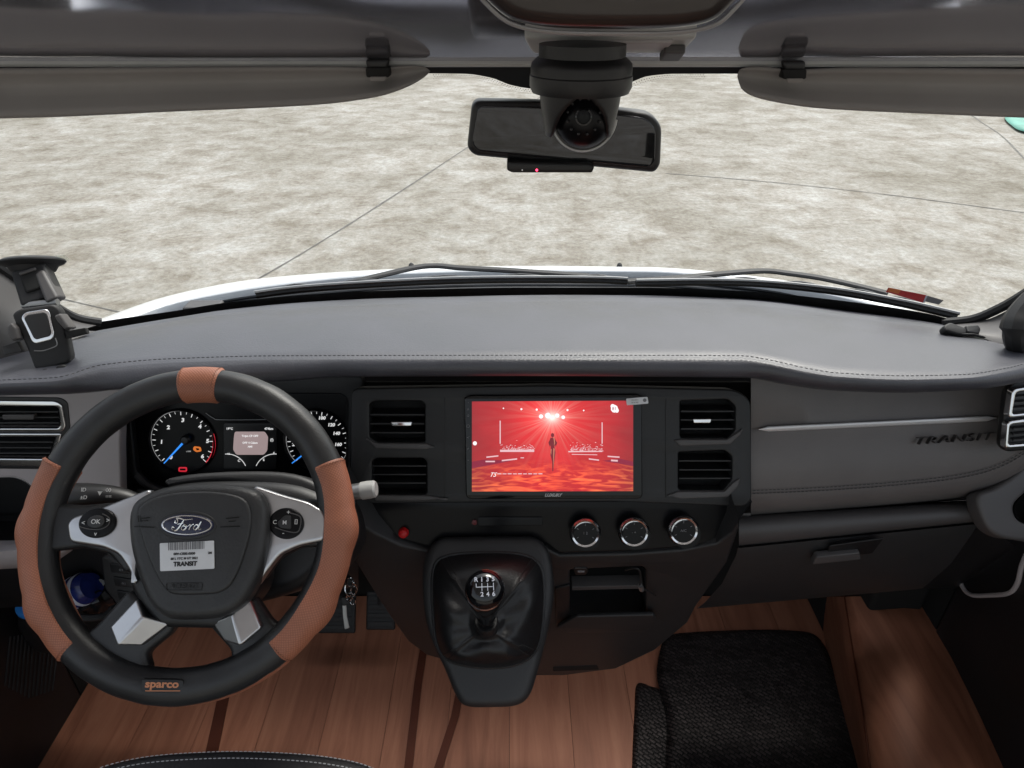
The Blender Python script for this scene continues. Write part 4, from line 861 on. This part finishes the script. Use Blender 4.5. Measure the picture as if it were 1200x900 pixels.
La0, La1 = wang(56, 534), wang(84, 765); La1 += 2*math.pi if La1 < La0 else 0
Ra0, Ra1 = wang(388, 543), wang(327, 760)
segs = [(La0, La1, grip), (Ra1, Ra0, grip), (wang(260, 450), wang(215, 450), lambda a, f: Wr + .0022)]
for a0, a1, fn in segs:
    g = torus_seg('grip_cover', a0, a1, 'tan_leather', sw, rr=fn, n=90 if fn is grip else 16, nr=64)
    for a, sg in ((a0, 1), (a1, -1)):
        aa = a + sg * .018; r_ = Wr + .0030
        stitches([PW.at((WR + (fn(aa, f) + .0004)*math.cos(f))*math.cos(aa), (WR + (fn(aa, f) + .0004)*math.cos(f))*math.sin(aa), (fn(aa, f) + .0004)*.92*math.sin(f)) for f in [R(-20 + 6*i) for i in range(21)]], .0034, .0024, .0005, 'thread_brown', g)
# the tan back half shows along the lower outside edge
torus_seg('rim_backing', La1 - .02, Ra1 + 2*math.pi + .02, 'tan_leather', sw, rr=lambda a, f: Wr * .95, n=50, nr=20, Rm=WR + .0028, off=-.0040)
stitches([PW.at((WR + Wr*1.0)*math.cos(a), (WR + Wr*1.0)*math.sin(a), .002) for a in [La1 + (Ra1 + 2*math.pi - La1)*i/60 for i in range(61)]], .004, .0028, .0005, 'thread_brown', sw)
# badge on the rim
ab_ = wang(190, 804); Bc = PW.at(WR*math.cos(ab_), WR*math.sin(ab_), 0)
dB = (CAM - Bc).normalized(); nB = (PW.n * .75 + (dB) * .3 - PW.ey * .1).normalized()
PBg = Plane(Bc + nB * (Wr + .0006), nB)
bd = plate('badge', rp([(166.5,796),(213,796.5),(215,799),(214,811),(212,813),(167,811),(165,809)], 2), PBg, .006, 'black_plastic', sw, front=.0012, bev=.0008)
u0, u1 = PBg.ab(180, 803), PBg.ab(200, 803.3)
text('badge_lettering', 'sparco', .0078, PBg, 190, 801.8, 'orange_thread', bd, front=.0014, rot=math.atan2(u1[1]-u0[1], u1[0]-u0[0]), wx=1.18, bold=.0003, ext=.0004)
plate('badge_line', rect(170,809.2,211,810.2), PBg, .001, 'orange_thread', bd, front=.0018, bev=.0002)
# spokes
def wplate(name, pts, th, m, par, front, bev=.004, rr=5, smooth=False, holes=(), res=3):
    return plate(name, sm(pts, 5) if smooth else rp(pts, rr), PW, th, m, par, front=front, bev=bev, holes=holes, res=res)
wplate('spoke_base', [(40,588),(95,592),(170,585),(170,660),(145,672),(128,650),(95,642),(45,648)], .022, 'black_plastic', sw, .006, .006)
wplate('spoke_base', [(270,575),(375,586),(402,588),(398,640),(350,642),(325,655),(300,690),(270,680)], .022, 'black_plastic', sw, .006, .006)
wplate('lower_arm', [(112,732),(150,690),(205,728),(200,742),(168,768),(176,786),(140,796),(100,772),(92,748)], .020, 'rim_leather', sw, .003, .007, 10)
wplate('lower_arm', [(240,730),(292,690),(318,730),(345,738),(332,772),(300,792),(262,786),(272,766)], .020, 'rim_leather', sw, .003, .007, 10)
sL = wplate('silver_spoke', [(77,614),(84,606),(110,598),(150,582),(176,572),(176,600),(160,660),(158,688),(150,668),(138,650),(120,642),(80,636)], .016, 'satin', sw, .016, .0045, 7)
sR = wplate('silver_spoke', [(296,568),(332,580),(362,588),(378,598),(383,608),(381,634),(350,640),(328,650),(314,668),(296,694),(284,708),(280,690),(290,650)], .016, 'satin', sw, .016, .0045, 7)
def folded(outer, ridge, inner):         # a cast spoke foot: two flat faces that meet on a raised ridge
    P = [PW.hit(x, y, o_) for (x, y), o_ in list(zip(outer, (.011, .011))) + list(zip(ridge, (.0215, .0195))) + list(zip(inner, (.009, .009)))]
    B = [p - PW.n * .016 for p in P]
    return mk('lower_spoke', P + B, [(0,1,3,2),(2,3,5,4),(6,8,9,7),(8,10,11,9),(0,2,8,6),(2,4,10,8),(1,7,9,3),(3,9,11,5),(0,6,7,1),(4,5,11,10)], 'satin', sw, bev=.0022)
folded([(128.5,735),(160,702)], [(137,756),(168,722)], [(166,757),(199,731)])
folded([(306.5,736),(291,700)], [(281,757),(272,719)], [(263,751),(248,730)])
# hub and airbag cover
hub = wplate('hub', [(140,588),(170,574),(300,572),(312,600),(305,690),(268,738),(180,736),(150,690)], .05, 'black_plastic', sw, .012, .01, 14)
air_o = [(148,600),(158,584),(185,572),(222,567),(262,567),(292,572),(305,582),(311,604),(309,640),(302,672),(289,700),(272,718),(248,726),(212,728),(190,725),(174,712),(163,690),(151,652),(147,625)]
air = wplate('airbag_cover', air_o, .035, 'hub_leather', sw, .034, .013, smooth=True, res=6)
mid = [(160,604),(170,588),(195,579),(225,576),(258,577),(284,584),(293,600),(292,625),(284,655),(272,682),(258,694),(238,697),(205,697),(192,690),(180,670),(168,640)]
wplate('raised_centre', mid, .008, 'hub_leather', air, .0375, .0036, smooth=True, res=5)
def hollow(x, y, rx, ry, w_, m, off, nm, par): return plate(nm, ell(x, y, rx, ry, 48), PW, w_, m, par, front=off, bev=min(.0012, w_*.4))
hollow(219, 615.5, 35, 17, .003, 'charcoal', .0385, 'emblem_seat', air)
hollow(219, 615.5, 31, 13.2, .004, 'emblem_blue', .0402, 'emblem', air)
PEm = Plane(PW.at(0, 0, .0404), PW.n)
tube('emblem_rim', [PEm.hit(219 + 28.8*math.cos(a), 615.3 + 10.9*math.sin(a), .0001) for a in [2*math.pi*i/56 for i in range(56)]], .0009, 'chrome', air, closed=True, n=6)
def script(pts, r=.0008):
    q = sm([(x, y, 0) for x, y in pts], 6, False); n = len(q)
    return tube('emblem_letter', [PEm.hit(219 + p.x, 615.2 - p.y, .0004) for p in q], [.82*r*(.65 + .5*math.sin(math.pi*i/(n-1))) for i in range(n)], 'chrome', air, n=6)
script([(-13.5,5.2),(-14,2.6),(-11.5,2.4),(-10.5,5),(-12,7.6),(-8.5,7.6),(-3,6.2),(2,6.4),(7,7)], .0009)
script([(-3,6.5),(-6,2),(-8.5,-2),(-11.5,-5.6),(-15,-6.4),(-17.6,-4.6),(-16.8,-2.4),(-14.6,-3.4)], .0009)
script([(-11,.8),(-8,1.5),(-5,2),(-3.6,3)], .0007)
script([(-2.5,.5),(-5.5,-1.8),(-6.4,-4.6),(-4.5,-6),(-1.5,-4.2),(-.6,-1.2),(-2.5,.5),(-3.4,-1.2),(.5,-1.6),(3.5,.4)], .0008)
script([(3,.2),(4.2,.6),(3.4,-2.6),(2.4,-5.6),(4.2,-2),(6.4,.4),(8.2,.6)], .0008)
script([(13,-.4),(10.5,.2),(8.4,-2.2),(8.2,-4.8),(10,-5.6),(12.6,-3.4),(15,.8),(17,4),(15.2,.2),(13.8,-3.8),(14.6,-5.6),(17,-4.4)], .0008)
stk = plate('paper_label', rp([(187,636.5),(250.5,633.5),(251,666.5),(187.5,669.5)], 1.5), PW, .0012, 'white_paper', air, front=.0392, bev=.0003)
PSt = Plane(PW.at(0, 0, .0393), PW.n)
random.seed(11); xx = 197.0
while xx < 240:
    wv = random.choice((.6, .9, 1.3)); y0 = 636 - (xx-197)*.045
    plate('barcode_bar', [(xx,y0),(xx+wv,y0),(xx+wv,y0+9),(xx,y0+9)], PSt, .0004, 'grey_ink', air, front=.0003, bev=.0001); xx += wv + random.choice((.6, .9, 1.2))
for s_, h_, x, y, b_ in (('00V-C00E-0000', .0026, 216, 649, .0001), ('2M', .0024, 246, 648, .0001), ('60 L YTC M UT 2021', .0024, 216, 654.5, .0001), ('TRANSIT', .0046, 217, 661, .0003)):
    text('label_print', s_, h_, PSt, x, y, 'ink', air, front=.0002, ext=.0002, rot=R(2), bold=b_)
plate('airbag_mark', rp([(194,683),(236,682.5),(237,684),(236,692),(195,692.5),(193,691)], 1.5), PW, .001, 'charcoal', air, front=.0385, bev=.0003, holes=[rp([(195,684),(235,683.7),(235,691),(195,691.5)], 1)])
text('airbag_lettering', 'AIRBAG', .0052, PSt, 215, 687.5, 'charcoal', air, front=.0001, ext=.0003, wx=1.2)
for p in ([(157,616.3),(180,617.3),(180,618.6),(157,617.6)], [(258,617),(281,616),(281,617.4),(258,618.2)], [(161,604),(162.2,604),(163.5,612),(162,612)], [(165,607),(175,606),(175,607.2),(166,608)], [(166,610),(173,609.5),(173,610.6),(166,611)], [(264,607),(280,605.5),(280,606.8),(265,608.2)], [(267,610.5),(276,610),(276,611),(268,611.6)]):
    plate('engraved_mark', p, PSt, .0006, 'void_black', air, front=.0002, bev=.0001)
PBt = Plane(PW.at(0, 0, .0165), PW.n)
def pod_(cx, cy, rx, ry, par, rot):
    p = plate('button_pod', ell(cx, cy, rx, ry, 44, rot), PW, .008, 'piano_black', par, front=.0195, bev=.0022, res=4); return p
pl_ = pod_(113, 613, 22, 17.5, sL, R(-12)); prr = pod_(335, 613.5, 20.5, 18.5, sR, 0)
PQ = Plane(PW.at(0, 0, .0205), PW.n)
plate('button', ell(112, 611.5, 10.5, 7.5, 26, R(-10)), PW, .004, 'charcoal', sL, front=.0215, bev=.0012)
plate('button', rp([(324,613),(333,604),(341,604),(341,620),(328,619)], 3), PW, .004, 'charcoal', sR, front=.0215, bev=.0012)
tube('button_gap', sm([PQ.hit(x, y, .0003) for x, y in ((93,617),(104,620),(118,620),(127,615),(128,607),(120,602))], 5, False), .0006, 'grey_plastic', sL, n=5)
tube('button_gap', sm([PQ.hit(x, y, .0003) for x, y in ((322,618),(334,622),(346,624),(351,620),(352,606),(340,601))], 5, False), .0006, 'grey_plastic', sR, n=5)
for s_, x, y, par, h_ in (('OK', 112, 611.5, sL, .0052), ('<', 97.5, 613, sL, .005), ('>', 126.5, 610, sL, .005), ('v', 112, 625.5, sL, .005), ('M', 333.5, 612.5, sR, .0045), ('C', 322, 612, sR, .0045), ('[]', 347, 611, sR, .0042), ('+', 338, 600.5, sR, .005), ('-', 332, 624.5, sR, .005)):
    text('button_icon', s_, h_, PQ, x, y, 'icon', par, front=.0012, ext=.0002, bold=.00005)

# column shroud behind the wheel
cs_ = thing('steering_column', PW.at(0, 0, -.15), 'black steering column shroud behind the wheel', 'steering column')
PSh = Plane(PW.at(0, 0, -.055), PW.n)
plate('shroud', sm([(180,572),(230,562),(320,562),(366,572),(390,590),(396,640),(352,690),(250,715),(180,700),(150,640),(156,590)], 5), PSh, .17, 'black_plastic', cs_, bev=.02, res=4)
plate('shroud_cap', sm([(196,560),(250,553),(330,553),(372,566),(392,590),(360,580),(260,566),(200,570)], 5), PSh, .12, 'charcoal', cs_, front=-.01, bev=.008, res=4)
def stalk(pts, rr, m, label, ring, icons):
    s = thing('column_stalk', pts[0], label, 'stalk', 'steering column stalks'); tube('lever', sm(pts, 6, False), rr, m, s, n=14, flat=.8); return s
SY = .665
lp = [UY(x, y, SY) for x, y in ((170,590),(150,583),(128,579.5),(105,579),(84,580))]
s1 = thing('column_stalk', lp[0], 'black light stalk with white icons beside the cluster', 'stalk', 'steering column stalks')
tube('lever', sm(lp, 6, False), [.010]*6 + [.011 + .0004*i for i in range(19)], 'black_plastic', s1, n=16, flat=.75)
tube('end_cap', [UY(x, 579.8, SY - .002) for x in (98, 90, 80, 74)], [.0137, .014, .0135, .009], 'black_plastic', s1, n=16, flat=.8)
tube('ring', [UY(x, 579.5, SY - .001) for x in (92.5, 91)], [.0146, .0146], 'dull_silver', s1, n=16, flat=.8)
PSk = Plane(UY(110, 578, SY - .0135), (0, -.75, .66))
for s_, x, y in (('ID', 98, 574), ('±D', 98, 583), ('▼', 117, 578.5), ('00', 127, 574.5), ('==', 127, 582)): text('icon', s_, .0048, PSk, x, y, 'icon', s1, front=.001, ext=.0002)
s2 = thing('column_stalk', UY(370, 585, SY), 'wiper stalk with a silver end knob reaching past the tan grip', 'stalk', 'steering column stalks')
rp2 = [UY(x, y, SY + .02) for x, y in ((345,596),(372,588),(395,581),(412,577),(428,574.5))]
tube('lever', sm(rp2, 6, False), [.014]*8 + [.013]*6 + [.0115]*11, 'dull_silver', s2, n=16, flat=.85)
tube('base', [UY(x, y, SY + .018) for x, y in ((352,594),(374,588),(384,585))], [.018,.017,.0155], 'black_plastic', s2, n=16)
tube('end_knob', [UY(x, y, SY + .0195) for x, y in ((424,575.2),(432,574),(439,573),(441,572.8))], [.0115,.0118,.0112,.009], 'lamp_plastic', s2, n=18)
PK2 = Plane(UY(373, 585, SY - .002), (0, -.75, .66)); text('icon', 'o', .006, PK2, 373, 583, 'icon', s2); text('icon', '_', .006, PK2, 373, 586, 'icon', s2)

# key hanging in the ignition
ky = thing('ignition_key', UY(405, 690, .70), 'bunch of silver keys hanging below the steering column', 'keys')
tube('key_ring', [UY(411 + 7*math.cos(a), 690 + 9*math.sin(a), .70 + .004*math.sin(a*2)) for a in [2*math.pi*i/20 for i in range(20)]], .0012, 'chrome', ky, closed=True, n=6)
for i, (x, y) in enumerate(((410,682),(414,692),(409,700),(413,704))):
    tube('chain_link', [UY(x + 3.2*math.cos(a), y + 5*math.sin(a), .698 - .003*i) for a in [2*math.pi*j/14 for j in range(14)]], .0011, 'chrome', ky, closed=True, n=6)
PKy = Plane(UY(405, 718, .695), (.35, -.85, .4))
plate('key_blade', rp([(401,707),(406,706),(407,722),(410,736),(404,738),(402,724)], 1.5), PKy, .003, 'dull_silver', ky, bev=.0008)
plate('key_head', rp([(399,700),(409,699),(411,709),(401,711)], 3), PKy, .008, 'rubber', ky, front=.002, bev=.002)
tube('key_shaft', [UY(411, 682, .70), UY(400, 672, .72), UY(388, 664, .76)], .006, 'rubber', ky, n=10)

# bottle and bag stuffed beside the column; blue bottle cap in the door
bt = thing('drink_can', UY(90, 705, .80), 'dark blue drink can with white print lying in the side cubby', 'can')
c = UY(84, 696, .83); ax = Vector((.85, -.05, .45)).normalized()
lathe('body', c - ax*.05, ax, [(.020,0),(.027,.006),(.028,.012),(.028,.085),(.027,.092),(.022,.1)], 'bottle_blue', bt, n=32)
for h_, w_ in ((.03,.002),(.036,.002),(.06,.004),(.075,.009)): lathe('band', c - ax*.05 + ax*h_, ax, [(.0283,0),(.0284,.0005),(.0284,w_),(.0283,w_ + .0005)], 'print_white', bt, n=32)
PCn = Plane(c + Vector((0, -.8, .6)).normalized()*.0292, (0, -.8, .6))
bgq = thing('plastic_bag', UY(112, 705, .82), 'crumpled black plastic bag next to the blue can', 'bag')
rg = []
bc = UY(112, 697, .84)
for i in range(13):
    th_ = math.pi*i/12; rg.append([bc + Vector((math.sin(th_)*math.cos(f)*.032, math.sin(th_)*math.sin(f)*.03, math.cos(th_)*.034)) * (1 + .45*noise.noise(Vector((math.sin(th_)*math.cos(f)*2.4, math.sin(th_)*math.sin(f)*2.4, math.cos(th_)*2.4)))) for f in [2*math.pi*j/22 for j in range(22)]])
loft('sack', rg, 'bag_black', bgq, closed=True, ang=25)
bc_ = thing('bottle', UX(34, 712, -.95) - Vector((0,0,.2)), 'bottle with a bright blue cap standing in the door pocket', 'bottle')
cc_ = UX(33, 711, -.945); axb = (CAM - cc_).normalized(); axb = Vector((axb.x*.6, axb.y*.7, axb.z + .5)).normalized()
lathe('cap', cc_ - axb*.012, axb, [(.020,0),(.0213,.002),(.0213,.013),(.020,.0165),(.015,.0178),(.0,.018)], 'blue_cap', bc_, n=32)
lathe('body', cc_ - axb*.19, axb, [(.02,0),(.03,.01),(.032,.03),(.032,.12),(.026,.15),(.014,.168),(.013,.178)], 'black_plastic', bc_, n=28)
# pedals
for x, y, wd, lab in ((392,742,.05,'black brake pedal under the steering column'), (446,738,.035,'narrow black accelerator pedal beside the centre stack')):
    pd = thing('pedal', UZ(x, y, .0), lab, 'pedal', 'foot pedals')
    c = UY(x, y - 22, 1.12); PPd = Plane(c, (0, -.8, .6))
    pbox('pad', PPd, -wd, -.045, wd, .045, -.012, 0, 'rubber', pd, bev=.005)
    for k in range(4): pbox('tread', PPd, -wd*.85, -.035 + k*.02, wd*.85, -.025 + k*.02, 0, .003, 'rubber', pd, bev=.001)
    tube('arm', [c + Vector((0, .01, 0)), c + Vector((0, .06, .12)), c + Vector((0, .15, .3))], .01, 'rubber', pd)

# ------------------------------------------------------------------ gear lever
gl = thing('gear_lever', PG.hit(570, 735), 'gear lever with black leather boot and glossy shift pattern knob', 'gear lever')
bo = sm([(508,668),(524,652),(565,648),(610,650),(632,662),(637,690),(635,735),(628,762),(606,778),(570,782),(532,776),(514,760),(508,720)], 6)
KB = UY(570, 733, .628); KT = UY(568, 684, .592); kax = (KT - KB).normalized()
rimv = [PG.hit(p.x, p.y, .001) for p in bo]; nb = len(rimv); cen = sum(rimv, Vector()) / nb
rings = []
for k in range(19):
    t = k / 18; rg = []
    for i, p in enumerate(rimv):
        d = p - cen; an = math.atan2(d.dot(PG.ey), d.dot(PG.ex)); cr = KB + (PG.ex*math.cos(an) + PG.ey*math.sin(an)) * .017 + kax*.006
        h = .024 * math.sin(math.pi * min(1, t*1.15))**.8 * (1 - .3*t); seam = abs(math.sin(2*(an - math.pi/4 + .0)))
        f = noise.noise(Vector((math.cos(an)*1.7, math.sin(an)*1.7, t*1.8))) * .010 + noise.noise(Vector((math.cos(an)*3, math.sin(an)*3, t*2.2 + 4))) * .003
        ridge = .004*math.exp(-((math.cos(2*an))/.10)**2)
        rg.append(p.lerp(cr, t**1.1) + PG.n * (h*(.55 + .45*seam) + (f + ridge) * math.sin(math.pi*t)**.7))
    rings.append(rg)
loft('boot', rings, 'boot_leather', gl, closed=True, ang=180, sub=1)
for a in (45, 135, 225, 315):
    i0 = min(range(nb), key=lambda i: abs(math.atan2(math.sin(math.atan2((rimv[i]-cen).dot(PG.ey), (rimv[i]-cen).dot(PG.ex)) - R(a)), math.cos(math.atan2((rimv[i]-cen).dot(PG.ey), (rimv[i]-cen).dot(PG.ex)) - R(a)))))
    for dlt in (-1, 1):
        tube('boot_seam', [rings[k][(i0 + dlt*(1 if k < 8 else 0)) % nb] + PG.n*.0012 for k in range(0, 12)], .0007, 'rubber', gl, n=5)
lathe('collar', KB, kax, [(.0165,-.004),(.0175,0),(.0165,.010),(.0145,.014)], 'boot_leather', gl, n=28)
kl = (KT - KB).length
kn = lathe('knob', KB, kax, [(.011,.006),(.0125,kl*.22),(.0165,kl*.42),(.0215,kl*.62),(.0238,kl*.80),(.0240,kl*.88),(.022,kl*.94),(.0,kl*.95)], 'gloss_black', gl, n=40, ang=180)
ncap = ((CAM - KT).normalized()*.75 + kax*.55).normalized(); cc = KB + kax*kl*.84
lathe('knob_cap', cc, ncap, [(.0238,.004),(.0240,.010),(.0225,.0165),(.018,.0215),(.011,.0245),(.005,.0256),(.0,.0258)], 'gloss_black', kn, n=40, ang=180)
lathe('knob_ring', cc, ncap, [(.0236,.005),(.0248,.0055),(.0250,.0075),(.0240,.0090)], 'chrome', kn, n=48)
PKn = Plane(cc + ncap*.0262, ncap); ca = PKn
def kstroke(p, q_, r=.00055): tube('shift_line', [PKn.at(*p), PKn.at(*q_)], r, 'lit_dim' if False else 'print_white', kn, n=5)
for x in (-.0105, -.0035, .0035, .0105): kstroke((x, .0045), (x, -.0045 if x > -.01 else 0)) if x < .01 else kstroke((x, .0045), (x, -.0045))
kstroke((-.0105, 0), (.0105, 0))
def kt(s_, a, b):
    cu = bpy.data.curves.new('t', 'FONT'); cu.body = s_; cu.size = .0075; cu.align_x = 'CENTER'; cu.align_y = 'CENTER'; cu.extrude = .0003; cu.offset = .0002; cu.resolution_u = 3
    me = curve2mesh(cu)
    for v in me.vertices: v.co = PKn.at(a + v.co.x, b + v.co.y, v.co.z)
    add('shift_number', me, 'print_white', kn)
for s_, a, b in (('R', -.0105, .0088), ('1', -.0035, .0088), ('3', .0035, .0088), ('5', .0105, .0088), ('2', -.0035, -.0088), ('4', .0035, -.0088), ('6', .0105, -.0088)): kt(s_, a, b)

# cable in the tray
cb = thing('charging_cable', UY(745, 675, .74), 'thin charging cable with plug hanging out of the centre tray', 'cable')
tube('wire', sm([PLB.hit(x, y, o_) for x, y, o_ in ((733,668,.004),(742,666,.012),(749,668,.015),(751,678,.012),(750,688,.016),(758,692,.014),(768,698,.004))], 6, False), .0016, 'rubber', cb, n=6)
tube('plug', [PLB.hit(750, 686, .016), PLB.hit(752, 691, .016)], .004, 'dull_silver', cb, n=10)

# ------------------------------------------------------------------ phone holder
ph = thing('phone_holder', UZ(60, 436, 1.0), 'black suction phone holder with silver trim standing on the dash corner', 'phone holder')
nP = Vector((.28, -.86, .42)).normalized(); PP = Plane(UY(45, 390, .80), nP)
plate('cradle', rp([(13,368),(22,362),(62,356),(70,362),(76,384),(83,418),(80,426),(48,434),(40,432),(30,405),(20,385)], 5), PP, .022, 'rubber', ph, bev=.004)
plate('silver_trim', rp([(24,372),(29,366),(53,362),(58,365),(64,392),(61,398),(41,403),(37,400)], 4), PP, .006, 'chrome', ph, front=.003, bev=.0015)
plate('trim_face', rp([(27.5,373),(31,369),(52,365.5),(55,368),(60,390),(58,394),(42,398),(39,396)], 4), PP, .006, 'charcoal', ph, front=.0045, bev=.0015)
tube('groove', sm([PP.hit(x, y, .0005) for x, y in ((40,411),(50,411),(60,408),(67,404),(65,396))], 4, False), .0008, 'dull_silver', ph, n=5)
plate('clamp_arm', rp([(63,370),(70,367),(78,378),(82,384),(76,387),(66,376)], 2), PP, .03, 'grey_plastic', ph, front=.010, bev=.003)
plate('clamp_arm', rp([(8,382),(13,378),(19,384),(23,397),(14,400),(8,392)], 2), PP, .03, 'grey_plastic', ph, front=.010, bev=.003)
plate('clamp_pad', rp([(76,388),(100,384),(102,391),(78,397)], 1.5), PP, .012, 'void_black', ph, front=.008, bev=.001)
plate('clamp_pad', rp([(2,406),(20,400),(26,412),(5,416)], 1.5), PP, .012, 'black_plastic', ph, front=.004, bev=.001)
for x, y in ((52, 436), (71, 431)): plate('foot', ell(x, y, 6.5, 3.6, 20, R(-10)), PP, .016, 'rubber', ph, front=.010, bev=.003)
lathe('joint_ball', UY(48, 378, .83), (0,0,1), [(.002,-.016),(.012,-.012),(.017,0),(.012,.012),(.002,.016)], 'rubber', ph, n=20)
SCp = GS(38, 307, .004)
nS = Vector((.12, -.80, -.55)).normalized()
sc = UY(39, 309, .90)
lathe('suction_cup', sc + Vector((0, 0, .002)), Vector((.1, -.5, -1)), [(.002,-.006),(.034,-.005),(.0395,-.002),(.040,0),(.037,.003),(.030,.006),(.026,.013),(.014,.016)], 'rubber', ph, n=36)
tube('cup_tab', [sc + Vector((.034, .0, .008)), sc + Vector((.046, 0, .010)), sc + Vector((.052, -.002, .006))], [.004,.003,.002], 'glass', ph, n=6)
def chan(a, b, w0, w1, d, m, name):      # a chunky arm segment between two photo points
    t = (b - a).normalized(); s = t.cross(nP).normalized(); V = []
    for p, w_ in ((a, w0), (b, w1)):
        V += [p + s*w_ + nP*d*.4, p - s*w_ + nP*d*.4, p - s*w_ - nP*d*.6, p + s*w_ - nP*d*.6]
    return mk(name, V, [(0,1,5,4),(1,2,6,5),(2,3,7,6),(3,0,4,7),(0,1,2,3),(7,6,5,4)], m, ph, bev=.004)
a_, b_ = UY(35, 313, .885), UY(50, 352, .855)
chan(a_, b_, .021, .024, .03, 'rubber', 'arm')
chan(a_ + Vector((.016, -.002, -.006)), b_ + Vector((.022, -.006, .002)), .0065, .009, .036, 'grey_plastic', 'arm_cheek')
chan(a_.lerp(b_, .12) + nP*.010, a_.lerp(b_, .72) + nP*.012, .0125, .0125, .008, 'void_black', 'arm_recess')
chan(a_.lerp(b_, .10) + nP*.014, a_.lerp(b_, .20) + nP*.014, .011, .011, .006, 'grey_plastic', 'release_button')
tube('hinge_pin', [b_ + Vector((-.02, -.012, -.002)), b_ + Vector((.03, -.014, .004))], .0045, 'dull_silver', ph, n=10)
chan(b_, UY(49, 372, .83), .015, .013, .02, 'rubber', 'arm')

# ------------------------------------------------------------------ driver seat edge
st_ = thing('driver_seat', UZ(280, 960, .35), 'dark leather driver seat edge with pale double stitching', 'seat')
def seatr(dy, z, back): return [p + Vector((0, -back, 0)) for p in sm([UZ(x, y + dy, z) for x, y in ((70,935),(110,903),(170,886),(250,879.5),(320,880),(390,886),(440,899),(485,930))], 7, False)]
se = [seatr(0, .40, .08), seatr(0, .49, .04), seatr(0, .53, .018), seatr(0, .556, .006), seatr(0, .568, .002), seatr(0, .5755, .006), seatr(0, .576, .012), seatr(0, .578, .022), seatr(0, .581, .07), seatr(0, .575, .2), seatr(0, .57, .5)]
loft('cushion', se, 'seat_leather', st_, ang=180)
stitches([p + Vector((0, -.006, .5755 - .57 + .0015)) for p in seatr(0, .57, 0)], .006, .004, .0007, 'thread_white', st_)
stitches([p + Vector((0, -.016, .579 - .57)) for p in seatr(0, .57, 0)], .006, .004, .0007, 'thread_white', st_)
